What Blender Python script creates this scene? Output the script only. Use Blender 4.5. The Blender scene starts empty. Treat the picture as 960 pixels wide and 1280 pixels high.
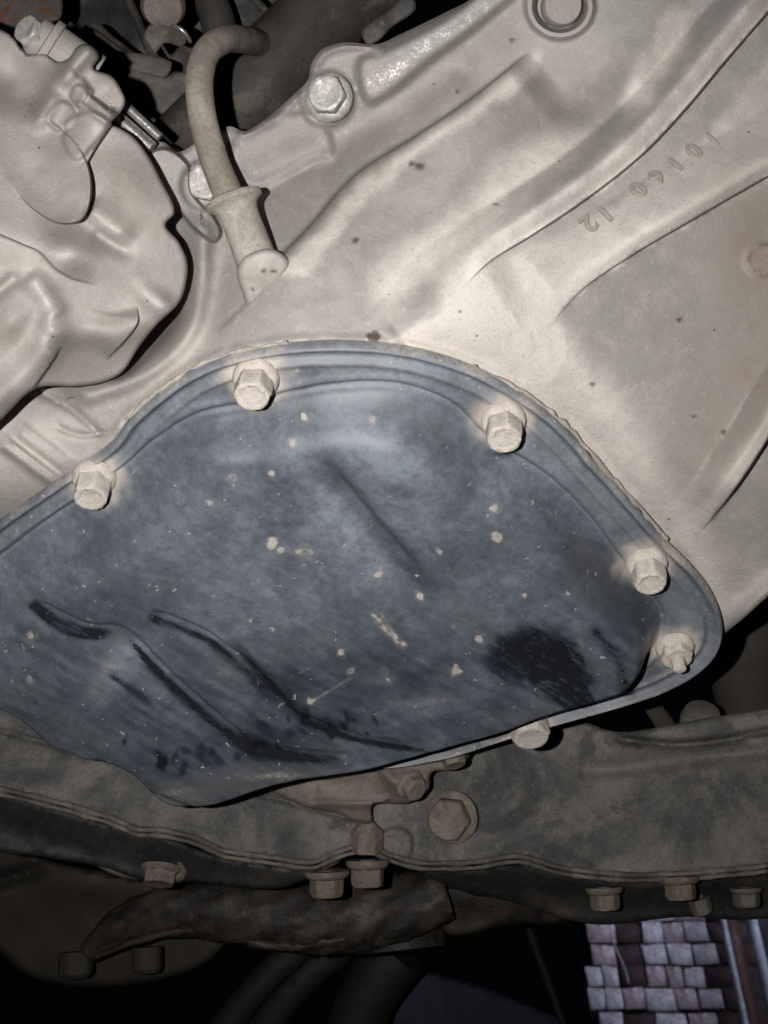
import bpy, bmesh, math, random
import numpy as np
from mathutils import Vector, Matrix, geometry

# ------------------------------------------------------------------ camera, world, light
random.seed(7); RNG = np.random.default_rng(7)
SC = bpy.context.scene
COL = SC.collection
F_PX, PITCH, D0 = 1600.0, math.radians(48), 420.0        # focal length in photo pixels, upward pitch, mm to the pan
CAMZ = 250.0                                              # mm above the ground
cp, sp = math.cos(PITCH), math.sin(PITCH)
RIGHT, UP, FWD = np.array([1., 0, 0]), np.array([0, -sp, cp]), np.array([0, cp, sp])
CAM = np.array([0., 0., CAMZ])

cam_d = bpy.data.cameras.new('camera'); cam = bpy.data.objects.new('camera', cam_d); COL.objects.link(cam)
cam_d.sensor_fit = 'VERTICAL'; cam_d.sensor_height = 24.0; cam_d.lens = 24.0 * F_PX / 1280.0
cam_d.clip_start = 0.01; cam_d.clip_end = 100.0
cam.location = Vector(CAM / 1000); cam.rotation_euler = (math.pi / 2 + PITCH, 0, 0)
SC.camera = cam
cam_d.dof.use_dof = True; cam_d.dof.focus_distance = 0.43; cam_d.dof.aperture_fstop = 24.0      # small phone lens: the far wall is slightly soft

world = bpy.data.worlds.new('World'); SC.world = world; world.use_nodes = True
world.node_tree.nodes['Background'].inputs[0].default_value = (0.45, 0.55, 0.85, 1)
world.node_tree.nodes['Background'].inputs[1].default_value = 0.0015

ld = bpy.data.lights.new('phone_flash', 'SPOT'); ld.energy = 9.7; ld.spot_size = math.radians(86); ld.spot_blend = 1.0; ld.shadow_soft_size = 0.0028
ld.color = (1.0, 0.98, 0.962)
lo = bpy.data.objects.new('phone_flash', ld); COL.objects.link(lo)
lo.location = Vector((CAM - 40 * RIGHT + 7 * UP) / 1000)

lo.rotation_euler = (math.pi / 2 + PITCH + math.radians(4.5), 0, math.radians(-9))

sd_ = bpy.data.lights.new('daylight', 'AREA'); sd_.energy = 4.6; sd_.size = 0.8; sd_.color = (0.70, 0.76, 1.0); sd_.spread = math.radians(80)
so_ = bpy.data.objects.new('daylight', sd_); COL.objects.link(so_)

vs = SC.view_settings
vs.view_transform = 'Standard'; vs.look = 'None'; vs.exposure = 0.0; vs.gamma = 1.0; vs.use_curve_mapping = False
SC.render.engine = 'CYCLES'

# ------------------------------------------------------------------ projection helpers (mm)
def P(x, y, d):
    x = np.asarray(x, float); y = np.asarray(y, float); d = np.asarray(d, float)
    u = (x - 480) / F_PX * d; v = (640 - y) / F_PX * d
    return CAM + u[..., None] * RIGHT + v[..., None] * UP + d[..., None] * FWD
def PX(p):
    q = np.asarray(p, float) - CAM
    d = q @ FWD
    return 480 + (q @ RIGHT) / d * F_PX, 640 - (q @ UP) / d * F_PX, d
HF = D0 * sp                                              # flange plane height above the camera
def Dz(x, y, off=0.0):                                    # depth where a pixel's ray meets the plane z = HF + off
    return (HF + off) / (sp + cp * (640 - np.asarray(y, float)) / F_PX)
def PZ(x, y, off=0.0):
    return P(x, y, Dz(x, y, off))
def camvec(r, u, t):                                      # right, up, towards the camera
    v = r * RIGHT + u * UP - t * FWD
    return v / np.linalg.norm(v)

def spline(pts, step=3.0, closed=False):
    p = np.array([q[:2] if len(q) == 2 else q for q in pts], float)
    n = len(p); out = []
    rng = range(n) if closed else range(n - 1)
    for i in rng:
        if closed:
            a, b, c, d = p[(i - 1) % n], p[i], p[(i + 1) % n], p[(i + 2) % n]
        else:
            a, b, c, d = p[max(i - 1, 0)], p[i], p[i + 1], p[min(i + 2, n - 1)]
        # centripetal Catmull-Rom
        t0 = 0; t1 = t0 + max(np.linalg.norm(b - a), 1e-6) ** .5; t2 = t1 + max(np.linalg.norm(c - b), 1e-6) ** .5
        t3 = t2 + max(np.linalg.norm(d - c), 1e-6) ** .5
        m = max(1, int(round(np.linalg.norm(c - b) / step)))
        for k in range(m):
            t = t1 + (t2 - t1) * k / m
            if np.allclose(a, b): A1 = b
            else: A1 = (t1 - t) / (t1 - t0) * a + (t - t0) / (t1 - t0) * b
            A2 = (t2 - t) / (t2 - t1) * b + (t - t1) / (t2 - t1) * c
            if np.allclose(c, d): A3 = c
            else: A3 = (t3 - t) / (t3 - t2) * c + (t - t2) / (t3 - t2) * d
            B1 = (t2 - t) / (t2 - t0) * A1 + (t - t0) / (t2 - t0) * A2
            B2 = (t3 - t) / (t3 - t1) * A2 + (t - t1) / (t3 - t1) * A3
            out.append((t2 - t) / (t2 - t1) * B1 + (t - t1) / (t2 - t1) * B2)
    if not closed: out.append(p[-1])
    return np.array(out)

def pdist(X, Y, poly):
    """distance to an open polyline, sign (+ = right-hand side in picture axes), fraction along it"""
    X = np.asarray(X, float); Y = np.asarray(Y, float)
    best = np.full(X.shape, 1e12); sg = np.ones(X.shape); tt = np.zeros(X.shape)
    seg = np.diff(poly, axis=0); L = np.hypot(seg[:, 0], seg[:, 1]); cum = np.concatenate([[0], np.cumsum(L)])
    for i in range(len(seg)):
        ax, ay = poly[i]; sx, sy = seg[i]; l2 = L[i] ** 2 + 1e-12
        t = np.clip(((X - ax) * sx + (Y - ay) * sy) / l2, 0, 1)
        dx = X - ax - t * sx; dy = Y - ay - t * sy; d2 = dx * dx + dy * dy
        m = d2 < best
        best[m] = d2[m]; sg[m] = np.sign(sx * dy - sy * dx)[m]; tt[m] = ((cum[i] + t * L[i]) / cum[-1])[m]
    sg[sg == 0] = 1
    return np.sqrt(best), sg, tt
def inside(X, Y, poly):
    X = np.asarray(X, float); Y = np.asarray(Y, float); r = np.zeros(X.shape, bool)
    n = len(poly)
    for i in range(n):
        x0, y0 = poly[i]; x1, y1 = poly[(i + 1) % n]
        if y0 == y1: continue
        c = ((y0 > Y) != (y1 > Y)) & (X < (x1 - x0) * (Y - y0) / (y1 - y0) + x0)
        r ^= c
    return r
def sdist(X, Y, poly):                                    # + inside
    d, _, _ = pdist(X, Y, np.vstack([poly, poly[:1]]))
    return np.where(inside(X, Y, poly), d, -d)
def sstep(a, b, x):
    t = np.clip((x - a) / (b - a), 0, 1); return t * t * (3 - 2 * t)
def vnoise(X, Y, s, seed=0):
    """smooth value noise, -1..1"""
    r = np.random.default_rng(seed); G = r.uniform(-1, 1, (64, 64))
    x = X / s + 1000; y = Y / s + 1000; xi = np.floor(x).astype(int); yi = np.floor(y).astype(int)
    fx = x - xi; fy = y - yi; fx = fx * fx * (3 - 2 * fx); fy = fy * fy * (3 - 2 * fy)
    g = lambda a, b: G[a % 64, b % 64]
    return (g(xi, yi) * (1 - fx) + g(xi + 1, yi) * fx) * (1 - fy) + (g(xi, yi + 1) * (1 - fx) + g(xi + 1, yi + 1) * fx) * fy

class TPS:
    def __init__(s, ctrl, lam=30.0):
        c = np.array(ctrl, float); s.xy = c[:, :2]; n = len(c)
        K = s.k(s.xy[:, None, :] - s.xy[None]); K += lam * np.eye(n)
        Q = np.hstack([np.ones((n, 1)), s.xy]); A = np.zeros((n + 3, n + 3))
        A[:n, :n] = K; A[:n, n:] = Q; A[n:, :n] = Q.T
        s.w = np.linalg.solve(A, np.concatenate([c[:, 2], np.zeros(3)]))
    def k(s, d):
        r2 = (d ** 2).sum(-1) + 1e-9; return 0.5 * r2 * np.log(r2) / 100.0
    def __call__(s, X, Y):
        X = np.asarray(X, float); Y = np.asarray(Y, float); sh = X.shape; p = np.stack([X.ravel(), Y.ravel()], -1)
        out = np.empty(len(p)); n = len(s.xy)
        for i in range(0, len(p), 20000):
            q = p[i:i + 20000]
            out[i:i + 20000] = s.k(q[:, None] - s.xy[None]) @ s.w[:n] + s.w[n] + q @ s.w[n + 1:]
        return out.reshape(sh)

BREAKS = None                                             # sharp lines met while a depth function is read, so the mesh can follow them
def ridge(X, Y, pts, h, wl, wr=None, taper=(0.0, 0.0), flat=0.0, flatl=0.0, lin=None):
    """raised line (negative h = towards the camera); wl / wr = widths left / right of the direction of travel"""
    poly = spline(pts, 6) if len(pts) > 2 else np.array(pts, float)
    wr = wl if wr is None else wr
    if BREAKS is not None and min(wl, wr) < 6.5:
        offs = [0.0 if not flat else flat * .6] + [flat + k * wr for k in (0., .45, .85, 1.3, 1.9)] if wr < 6.5 else [0.0]
        if wl < 6.5: offs = [-flat - flatl - k * wl for k in (1.9, 1.3, .85, .45)] + offs
        BREAKS.append((poly, sorted(set(offs))))
    lim = 4 * max(wl, wr) + flat + flatl
    out = np.zeros(np.shape(X))
    m = (X > poly[:, 0].min() - lim) & (X < poly[:, 0].max() + lim) & (Y > poly[:, 1].min() - lim) & (Y < poly[:, 1].max() + lim)
    if not m.any(): return out
    d, s, t = pdist(X[m], Y[m], poly)
    w = np.where(s > 0, wr, wl); e = np.maximum(d - flat - np.where(s > 0, 0, flatl), 0) / w
    v = h * np.exp(-e * e)
    if lin is not None:                                   # planar flank on that side
        q = (s > 0) if lin > 0 else (s < 0); v = np.where(q, h * (1 - (np.sqrt(np.clip(e, 0, 1) ** 2 + .015) - .12247) / .885), v)
    if taper[0]: v = v * sstep(0, taper[0], t)
    if taper[1]: v = v * sstep(0, taper[1], 1 - t)
    out[m] = v
    return out
def plate(X, Y, pts, h, soft=3.0, smooth=True, tilt=None):
    poly = spline(pts, 5, True) if smooth else np.array(pts, float)
    if BREAKS is not None and soft < 5: BREAKS.append((np.vstack([poly, poly[:1]]), [-soft, -.45 * soft, .0, .45 * soft, soft]))
    out = np.zeros(np.shape(X))
    m = (X > poly[:, 0].min() - soft) & (X < poly[:, 0].max() + soft) & (Y > poly[:, 1].min() - soft) & (Y < poly[:, 1].max() + soft)
    if m.any():
        out[m] = h * sstep(-soft, soft, sdist(X[m], Y[m], poly))
        if tilt is not None:                              # full height towards tilt[1], none at tilt[0]
            (ax, ay), (bx, by) = tilt; L2 = (bx - ax) ** 2 + (by - ay) ** 2
            out[m] *= np.clip(((X[m] - ax) * (bx - ax) + (Y[m] - ay) * (by - ay)) / L2, 0, 1.15)
    return out
def overlay(X, Y, d, pts, tri, soft=2.2):
    """a flat face given by three (x, y, depth) points, standing out of d wherever it is nearer"""
    poly = spline(pts, 5, True)
    if BREAKS is not None: BREAKS.append((np.vstack([poly, poly[:1]]), [-soft, -.45 * soft, .0, .45 * soft, soft]))
    A = np.array([[x, y, 1] for x, y, _ in tri]); g = np.linalg.solve(A, np.array([q[2] for q in tri], float))
    pl = g[0] * X + g[1] * Y + g[2]; e = d - pl; k = 1.2
    e = .5 * (e + np.sqrt(e * e + k * k)) - .05 * k        # smooth max(e, 0)
    return d - e * sstep(-soft, soft, sdist(X, Y, poly))
def bump(X, Y, c, r, h, ry=None, ang=0):
    ry = ry or r; ca, sa = math.cos(math.radians(ang)), math.sin(math.radians(ang))
    dx, dy = X - c[0], Y - c[1]
    return h * np.exp(-(((dx * ca + dy * sa) / r) ** 2 + ((-dx * sa + dy * ca) / ry) ** 2))

# ------------------------------------------------------------------ objects
def thing(name, label, cat, at, group=None):
    o = bpy.data.objects.new(name, None); o.empty_display_size = 0.02; COL.objects.link(o)
    o.location = Vector(np.asarray(at, float) / 1000); o['label'] = label; o['category'] = cat
    if group: o['group'] = group
    return o
def tag(o, label, cat, group=None):
    o['label'] = label; o['category'] = cat
    if group: o['group'] = group
    return o
def wloc(o):
    v = Vector((0, 0, 0))
    while o is not None: v = v + o.location; o = o.parent
    return v
def mk(name, V, Fc, mat, parent=None, smooth=True, attrs=None, sharp=None):
    V = np.asarray(V, float) / 1000.0
    c = V.mean(0)
    me = bpy.data.meshes.new(name)
    me.from_pydata((V - c).tolist(), [], [list(map(int, f)) for f in Fc]); me.validate()
    if smooth: me.polygons.foreach_set('use_smooth', [True] * len(me.polygons))
    if attrs:
        for k, a in attrs.items():
            me.attributes.new(k, 'FLOAT', 'POINT').data.foreach_set('value', np.asarray(a, np.float32))
    me.materials.append(mat); me.update()
    if sharp: me.set_sharp_from_angle(angle=math.radians(sharp))
    o = bpy.data.objects.new(name, me); COL.objects.link(o)
    if parent is not None:
        o.parent = parent; o.location = Vector(c) - wloc(parent)
    else: o.location = Vector(c)
    return o

def cdt(outline, step, breaks=()):
    """triangulate a closed outline with a hexagonal grid inside; first n points are the outline"""
    mn, mx = outline.min(0), outline.max(0)
    ys = np.arange(mn[1], mx[1], step * .866); pts = []
    for i, y in enumerate(ys):
        xs = np.arange(mn[0] + (step / 2 if i % 2 else 0), mx[0], step)
        pts.append(np.stack([xs, np.full(len(xs), y)], -1))
    g = np.vstack(pts)
    g = g[sdist(g[:, 0], g[:, 1], outline) > step * .55]
    n = len(outline); extra = []; edges = [(i, (i + 1) % n) for i in range(n)]; cnt = n
    for base, offs in breaks:
        L = np.hypot(*np.diff(base, axis=0).T); cu = np.concatenate([[0], np.cumsum(L)])
        m_ = max(2, int(cu[-1] / (step * .8))); tq = np.linspace(0, cu[-1], m_)
        b = np.stack([np.interp(tq, cu, base[:, 0]), np.interp(tq, cu, base[:, 1])], -1)
        tg = np.gradient(b, axis=0); tg /= np.linalg.norm(tg, axis=1)[:, None] + 1e-9; nr = np.stack([-tg[:, 1], tg[:, 0]], -1)
        d, sg, tt = pdist(g[:, 0], g[:, 1], base); q = d * sg
        g = g[~((q > offs[0] - step * .45) & (q < offs[-1] + step * .45) & (d < max(abs(offs[0]), abs(offs[-1])) + step * .45))]
        for o in offs:
            p = b + nr * o; ok = sdist(p[:, 0], p[:, 1], outline) > step * .6; prev = -1
            for i in range(len(p)):
                if not ok[i]: prev = -1; continue
                extra.append(p[i])
                if prev >= 0: edges.append((prev, cnt))
                prev = cnt; cnt += 1
    allp = np.vstack([outline] + ([np.array(extra)] if extra else []) + [g])
    r = geometry.delaunay_2d_cdt([Vector(p) for p in allp.tolist()], edges, [], 1, 1e-4)
    v = np.array([tuple(q) for q in r[0]]); f = [list(t) for t in r[2]]
    src = np.array([o[0] if len(o) else -1 for o in r[3]])
    return v, f, src, n

def solidify(W, faces, src, n, skirt):
    """add a rear skirt from the outline"""
    order = {s: i for i, s in enumerate(src) if 0 <= s < n}
    loop = [order[k] for k in range(n) if k in order]
    N0 = len(W); B = W[loop] + (skirt[loop] if np.ndim(skirt) == 2 else skirt)
    V = np.vstack([W, B]); F2 = list(faces); m = len(loop)
    # orientation of the front
    a, b, c = (W[i] for i in faces[len(faces) // 2]); nn = np.cross(b - a, c - a)
    flip = nn @ (a - CAM) > 0
    if flip: F2 = [f[::-1] for f in F2]
    for i in range(m):
        j = (i + 1) % m; q = [loop[i], loop[j], N0 + j, N0 + i]
        F2.append(q if flip else q[::-1])
    return V, F2, loop

def relief(name, pts, dfun, mat, parent=None, step=4.0, skirt=25.0, rnd=(6.0, 1.5), attrs=None, closed_pts=True, rough=0.0, draft=0.05):
    """cast or pressed body: outline, depth of its front, side walls running back"""
    outl = spline(pts, step, True) if closed_pts else np.array(pts, float)
    global BREAKS
    BREAKS = []; dfun(outl[:, 0], outl[:, 1]); br, BREAKS = BREAKS, None
    v, f, src, n = cdt(outl, step, br)
    X, Y = v[:, 0], v[:, 1]
    d = dfun(X, Y)
    if rnd:
        s = sdist(X, Y, outl); e = np.clip(1 - s / rnd[0], 0, 1)
        d = d + rnd[1] * (1 - np.sqrt(np.maximum(1 - e * e, 0)))
    if rough: d = d + rough * (vnoise(X, Y, 9, 3) + .6 * vnoise(X, Y, 4.3, 5))
    W = P(X, Y, d)
    c0 = outl.mean(0); back = P(X + draft * (c0[0] - X), Y + draft * (c0[1] - Y), d + skirt) - W    # walls drawn in slightly towards the rear
    V, F2, loop = solidify(W, f, src, n, back)
    at = None
    if attrs:
        at = {}
        for k, fn in attrs.items():
            a = fn(X, Y); at[k] = np.concatenate([a, a[loop]])
    return mk(name, V, F2, mat, parent, attrs=at, sharp=60)

def frame_of(ax):
    ax = np.asarray(ax, float); ax = ax / np.linalg.norm(ax)
    t = np.array([0, 0, 1.]) if abs(ax[2]) < .9 else np.array([1., 0, 0])
    u = np.cross(t, ax); u /= np.linalg.norm(u); return u, np.cross(ax, u), ax

def lathe(name, base, axis, prof, mat, parent=None, segs=40, hexf=0.0, rot=0.0, sharp=35, jit=0.0, smooth=True):
    """prof: list of (height, radius, hexness)"""
    u, v, w = frame_of(axis); base = np.asarray(base, float)
    V = []; Fc = []
    for k, pr in enumerate(prof):
        h, r = pr[0], pr[1]; hx = pr[2] if len(pr) > 2 else 0
        for i in range(segs):
            th = 2 * math.pi * i / segs
            q = ((th + math.pi / 6) % (math.pi / 3)) - math.pi / 6
            rr = r * ((1 - hx) + hx * min(1 / math.cos(q), 1.125)) + random.uniform(-jit, jit)
            V.append(base + w * (h + random.uniform(-jit, jit)) + rr * (math.cos(th + rot) * u + math.sin(th + rot) * v))
    for k in range(len(prof) - 1):
        for i in range(segs):
            j = (i + 1) % segs
            Fc.append([k * segs + i, k * segs + j, (k + 1) * segs + j, (k + 1) * segs + i])
    Fc.append([(len(prof) - 1) * segs + i for i in range(segs)])
    Fc.append([i for i in range(segs)][::-1])
    return mk(name, V, Fc, mat, parent, smooth=smooth, sharp=sharp)

def sweep(name, pts, rad, mat, parent=None, segs=16, step=4.0, squash=None, sharp=None, caps=True, wob=0.0):
    """tube along world points (mm); rad constant or list; squash = (direction, factor)"""
    p = np.array(pts, float); n = len(p)
    r = np.full(n, rad, float) if np.isscalar(rad) else np.array(rad, float)
    # resample
    ext = np.hstack([p, r[:, None]]); q = spline([tuple(a) for a in ext], step) if n > 2 else np.linspace(ext[0], ext[1], max(2, int(np.linalg.norm(p[1] - p[0]) / step)))
    p, r = q[:, :3], q[:, 3]; n = len(p)
    T = np.gradient(p, axis=0); T /= np.linalg.norm(T, axis=1)[:, None]
    u = np.cross(T[0], [0.3, 0.2, 1.]); u /= np.linalg.norm(u); V = []; Fc = []
    for i in range(n):
        u = u - T[i] * (u @ T[i]); u /= np.linalg.norm(u); w = np.cross(T[i], u)
        for k in range(segs):
            a = 2 * math.pi * k / segs
            o = r[i] * (math.cos(a) * u + math.sin(a) * w)
            if squash is not None:
                sv = np.asarray(squash[0], float); o = o - sv * (o @ sv) * (1 - squash[1])
            if wob: o = o * (1 + wob * math.sin(i * .7 + k * 1.3) + wob * random.uniform(-1, 1))
            V.append(p[i] + o)
    for i in range(n - 1):
        for k in range(segs):
            l = (k + 1) % segs
            Fc.append([i * segs + k, i * segs + l, (i + 1) * segs + l, (i + 1) * segs + k])
    if caps:
        Fc.append(list(range(segs))[::-1]); Fc.append([(n - 1) * segs + k for k in range(segs)])
    return mk(name, V, Fc, mat, parent, sharp=sharp or 50)

def boxm(name, c, ax, size, mat, parent=None, bev=0.8, jit=0.0):
    """bevelled block; ax = three unit vectors, size = full extents (mm)"""
    bm = bmesh.new(); bmesh.ops.create_cube(bm, size=1.0)
    for v in bm.verts: v.co = Vector((v.co.x * size[0], v.co.y * size[1], v.co.z * size[2]))
    if jit:
        for v in bm.verts: v.co += Vector([random.uniform(-jit, jit) for _ in range(3)])
    if bev: bmesh.ops.bevel(bm, geom=bm.edges[:], offset=bev, segments=2, affect='EDGES', profile=.5)
    V = np.array([tuple(v.co) for v in bm.verts]); Fc = [[l.index for l in f.verts] for f in bm.faces]; bm.free()
    A = np.array(ax)
    return mk(name, np.asarray(c) + V @ A, Fc, mat, parent, sharp=40)

# ------------------------------------------------------------------ materials
class NT:
    def __init__(s, name):
        s.m = bpy.data.materials.new(name); s.m.use_nodes = True; s.t = s.m.node_tree
        s.b = s.t.nodes['Principled BSDF']; s.tc = s.t.nodes.new('ShaderNodeTexCoord')
    def n(s, k, **kw):
        x = s.t.nodes.new(k)
        for a, b in kw.items(): setattr(x, a, b)
        return x
    def lk(s, a, b): s.t.links.new(a, b)
    def put(s, sock, v):
        if isinstance(v, (int, float)): sock.default_value = v
        elif isinstance(v, tuple): sock.default_value = (*v, 1) if len(v) == 3 and sock.type == 'RGBA' else v
        else: s.lk(v, sock)
    def noise(s, scale, detail=4, rough=.55, dist=0, vec=None, off=None):
        x = s.n('ShaderNodeTexNoise'); x.inputs['Scale'].default_value = scale; x.inputs['Detail'].default_value = detail
        x.inputs['Roughness'].default_value = rough; x.inputs['Distortion'].default_value = dist
        s.lk(vec or s.tc.outputs['Object'], x.inputs['Vector']); return x.outputs['Fac']
    def vor(s, scale, vec=None, feat='F1', rnd=1.0):
        x = s.n('ShaderNodeTexVoronoi'); x.feature = feat; x.inputs['Scale'].default_value = scale
        if 'Randomness' in x.inputs: x.inputs['Randomness'].default_value = rnd
        s.lk(vec or s.tc.outputs['Object'], x.inputs['Vector']); return x.outputs
    def stretch(s, rot, sc):
        x = s.n('ShaderNodeMapping'); x.inputs['Rotation'].default_value = rot; x.inputs['Scale'].default_value = sc
        s.lk(s.tc.outputs['Object'], x.inputs['Vector']); return x.outputs['Vector']
    def ramp(s, v, a, b, lo=0., hi=1.):
        x = s.n('ShaderNodeMapRange'); x.clamp = True; x.interpolation_type = 'SMOOTHSTEP'
        x.inputs['From Min'].default_value = a; x.inputs['From Max'].default_value = b
        x.inputs['To Min'].default_value = lo; x.inputs['To Max'].default_value = hi
        s.lk(v, x.inputs['Value']); return x.outputs['Result']
    def math(s, op, a, b=0., c=False):
        x = s.n('ShaderNodeMath', operation=op); x.use_clamp = c; s.put(x.inputs[0], a); s.put(x.inputs[1], b); return x.outputs[0]
    def mix(s, f, a, b, mode='MIX'):
        x = s.n('ShaderNodeMix', data_type='RGBA', blend_type=mode); s.put(x.inputs[0], f); s.put(x.inputs[6], a); s.put(x.inputs[7], b); return x.outputs[2]
    def attr(s, name):
        x = s.n('ShaderNodeAttribute'); x.attribute_name = name; return x.outputs['Fac']
    def bump(s, h, st, dist, prev=None):
        x = s.n('ShaderNodeBump'); x.inputs['Strength'].default_value = st; x.inputs['Distance'].default_value = dist
        s.lk(h, x.inputs['Height'])
        if prev is not None: s.lk(prev, x.inputs['Normal'])
        return x.outputs[0]
    def out(s, col=None, rough=None, metal=None, normal=None, spec=None):
        if col is not None: s.put(s.b.inputs['Base Color'], col)
        if rough is not None: s.put(s.b.inputs['Roughness'], rough)
        if metal is not None: s.put(s.b.inputs['Metallic'], metal)
        if normal is not None: s.lk(normal, s.b.inputs['Normal'])
        if spec is not None: s.put(s.b.inputs['Specular IOR Level'], spec)
        return s.m

def alloy_mat(name, c_dark, c_mid, c_light, bare=True, mott=.14, relief_=1.0, brown=(0.25, 0.21, 0.17)):
    t = NT(name)
    big = t.noise(18, 5, .6, .4); mid = t.noise(95, 5, .65, .3); fine = t.noise(900, 3, .7)
    grit = t.noise(2600, 2, .6)
    c = t.mix(t.ramp(big, .3, .7), c_dark, c_mid)
    k = t.math('MULTIPLY', t.ramp(mid, .40, .70, .12, .9), .7)
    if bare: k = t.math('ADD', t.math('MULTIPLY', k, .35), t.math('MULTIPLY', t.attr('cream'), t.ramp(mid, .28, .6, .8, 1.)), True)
    c = t.mix(k, c, c_light)
    c = t.mix(t.ramp(fine, .50, .72, 0, .28), c, tuple(x * .75 for x in c_dark))
    c = t.mix(t.ramp(t.noise(420, 4, .8), .54, .70, 0, .22), c, tuple(x * 1.1 for x in c_light))
    sk = t.vor(620); c = t.mix(t.math('MULTIPLY', t.math('LESS_THAN', sk['Distance'], .14), t.ramp(t.noise(60, 3), .5, .7, 0, .45)), c, (0.13, 0.10, 0.08))
    br = t.math('MULTIPLY', t.ramp(t.noise(40, 5, .7, .8), .5, .7), mott)
    if bare: br = t.math('ADD', br, t.math('MULTIPLY', t.attr('stain'), t.ramp(mid, .3, .62, .25, 1)), True)
    c = t.mix(br, c, brown)
    # small dirt pits and rusty flecks
    vo = t.vor(150); pit = t.math('LESS_THAN', vo['Distance'], t.math('MULTIPLY', t.ramp(t.noise(45, 2), .5, .7), .085))
    if bare: pit = t.math('MAXIMUM', pit, t.attr('pit'))
    c = t.mix(t.math('MULTIPLY', pit, .85), c, (0.055, 0.032, 0.02))
    r = t.ramp(mid, .3, .7, .5, .72)
    met = 0.0
    if bare:
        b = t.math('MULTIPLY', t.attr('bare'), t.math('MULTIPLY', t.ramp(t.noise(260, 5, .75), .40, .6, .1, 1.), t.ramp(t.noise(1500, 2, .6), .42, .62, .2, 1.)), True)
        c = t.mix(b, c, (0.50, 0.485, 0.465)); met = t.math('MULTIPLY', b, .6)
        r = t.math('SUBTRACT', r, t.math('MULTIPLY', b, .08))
    nm = t.bump(mid, .16 * relief_, .0010); nm = t.bump(fine, min(1, .42 * relief_), .00045, nm); nm = t.bump(grit, .35, .00016, nm)
    return t.out(c, r, met, nm, .35)

M = {}
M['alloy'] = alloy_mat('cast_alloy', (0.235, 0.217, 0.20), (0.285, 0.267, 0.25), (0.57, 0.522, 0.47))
M['alloy2'] = alloy_mat('cast_alloy_grey', (0.235, 0.217, 0.20), (0.28, 0.259, 0.238), (0.43, 0.398, 0.362), mott=.34, relief_=1.2)
def simple(name, c0, c1, scale, rough=.7, bump=.4, metal=0., c2=None, spec=.3, fine=900, patch=(.42, .62)):
    t = NT(name); a = t.noise(scale, 6, .65, .4); f = t.noise(fine, 3, .7)
    c = t.mix(t.ramp(a, *patch), c0, c1)
    if c2: c = t.mix(t.ramp(t.noise(scale * 2.3, 5, .7, .6), .54, .64), c, c2)
    c = t.mix(t.ramp(f, .46, .72, 0, .5), c, tuple(x * .55 for x in c0))
    c = t.mix(t.ramp(t.noise(fine * .45, 4, .75), .52, .72, 0, .45), c, tuple(min(1, x * 1.25) for x in c1))
    nm = t.bump(a, bump, .001); nm = t.bump(f, bump, .0004, nm)
    return t.out(c, t.ramp(a, .3, .7, rough + .1, rough - .1), metal, nm, spec)
M['dust_bolt'] = simple('dust_caked_steel', (0.49, 0.442, 0.388), (0.58, 0.53, 0.472), 190, .85, .5, spec=.15)
M['silver'] = simple('zinc_steel', (0.30, 0.285, 0.262), (0.44, 0.42, 0.39), 260, .5, .35, metal=.2)
M['bright_rod'] = simple('bright_steel_rod', (0.32, 0.31, 0.30), (0.55, 0.54, 0.52), 200, .36, .25, metal=.75)
M['hose'] = simple('dusty_rubber_hose', (0.20, 0.175, 0.145), (0.275, 0.245, 0.205), 110, .85, .25, spec=.15)
M['tube'] = simple('black_tube', (0.028, 0.026, 0.024), (0.046, 0.041, 0.036), 30, .75, .25, c2=(0.078, 0.066, 0.055), spec=.25)
M['dark'] = simple('dark_steel', (0.045, 0.044, 0.045), (0.10, 0.093, 0.085), 30, .7, .3)
M['grime'] = simple('grimy_steel', (0.085, 0.076, 0.068), (0.125, 0.112, 0.098), 60, .75, .35)
M['rusty'] = simple('rusty_plate', (0.085, 0.078, 0.07), (0.11, 0.10, 0.088), 60, .8, .4, c2=(0.13, 0.055, 0.025))
M['beam'] = simple('dusty_black_beam', (0.050, 0.050, 0.050), (0.150, 0.139, 0.126), 24, .75, .6, c2=(0.068, 0.067, 0.066), spec=.3, patch=(.36, .62))
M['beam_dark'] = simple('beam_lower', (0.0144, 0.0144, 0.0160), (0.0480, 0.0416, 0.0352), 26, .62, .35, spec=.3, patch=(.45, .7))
M['lip'] = simple('beam_lip', (0.0675, 0.0594, 0.0513), (0.1395, 0.1224, 0.1035), 70, .75, .5)
M['beam_bolt'] = simple('beam_bolt', (0.1260, 0.1035, 0.0810), (0.1800, 0.1530, 0.1215), 160, .8, .35, spec=.2)
M['mount'] = simple('mount_alloy', (0.1318, 0.1105, 0.0892), (0.1827, 0.1573, 0.1275), 90, .75, .4)
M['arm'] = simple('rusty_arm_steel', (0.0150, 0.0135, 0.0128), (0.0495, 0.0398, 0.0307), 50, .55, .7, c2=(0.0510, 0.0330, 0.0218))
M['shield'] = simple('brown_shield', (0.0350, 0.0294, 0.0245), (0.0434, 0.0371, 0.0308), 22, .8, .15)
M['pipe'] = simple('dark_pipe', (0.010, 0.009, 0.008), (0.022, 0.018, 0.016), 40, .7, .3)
M['panel'] = simple('black_panel', (0.03, 0.034, 0.05), (0.05, 0.055, 0.08), 12, .45, .1, spec=.5)  # bluish daylight on the tray is put into its base colour

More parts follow.
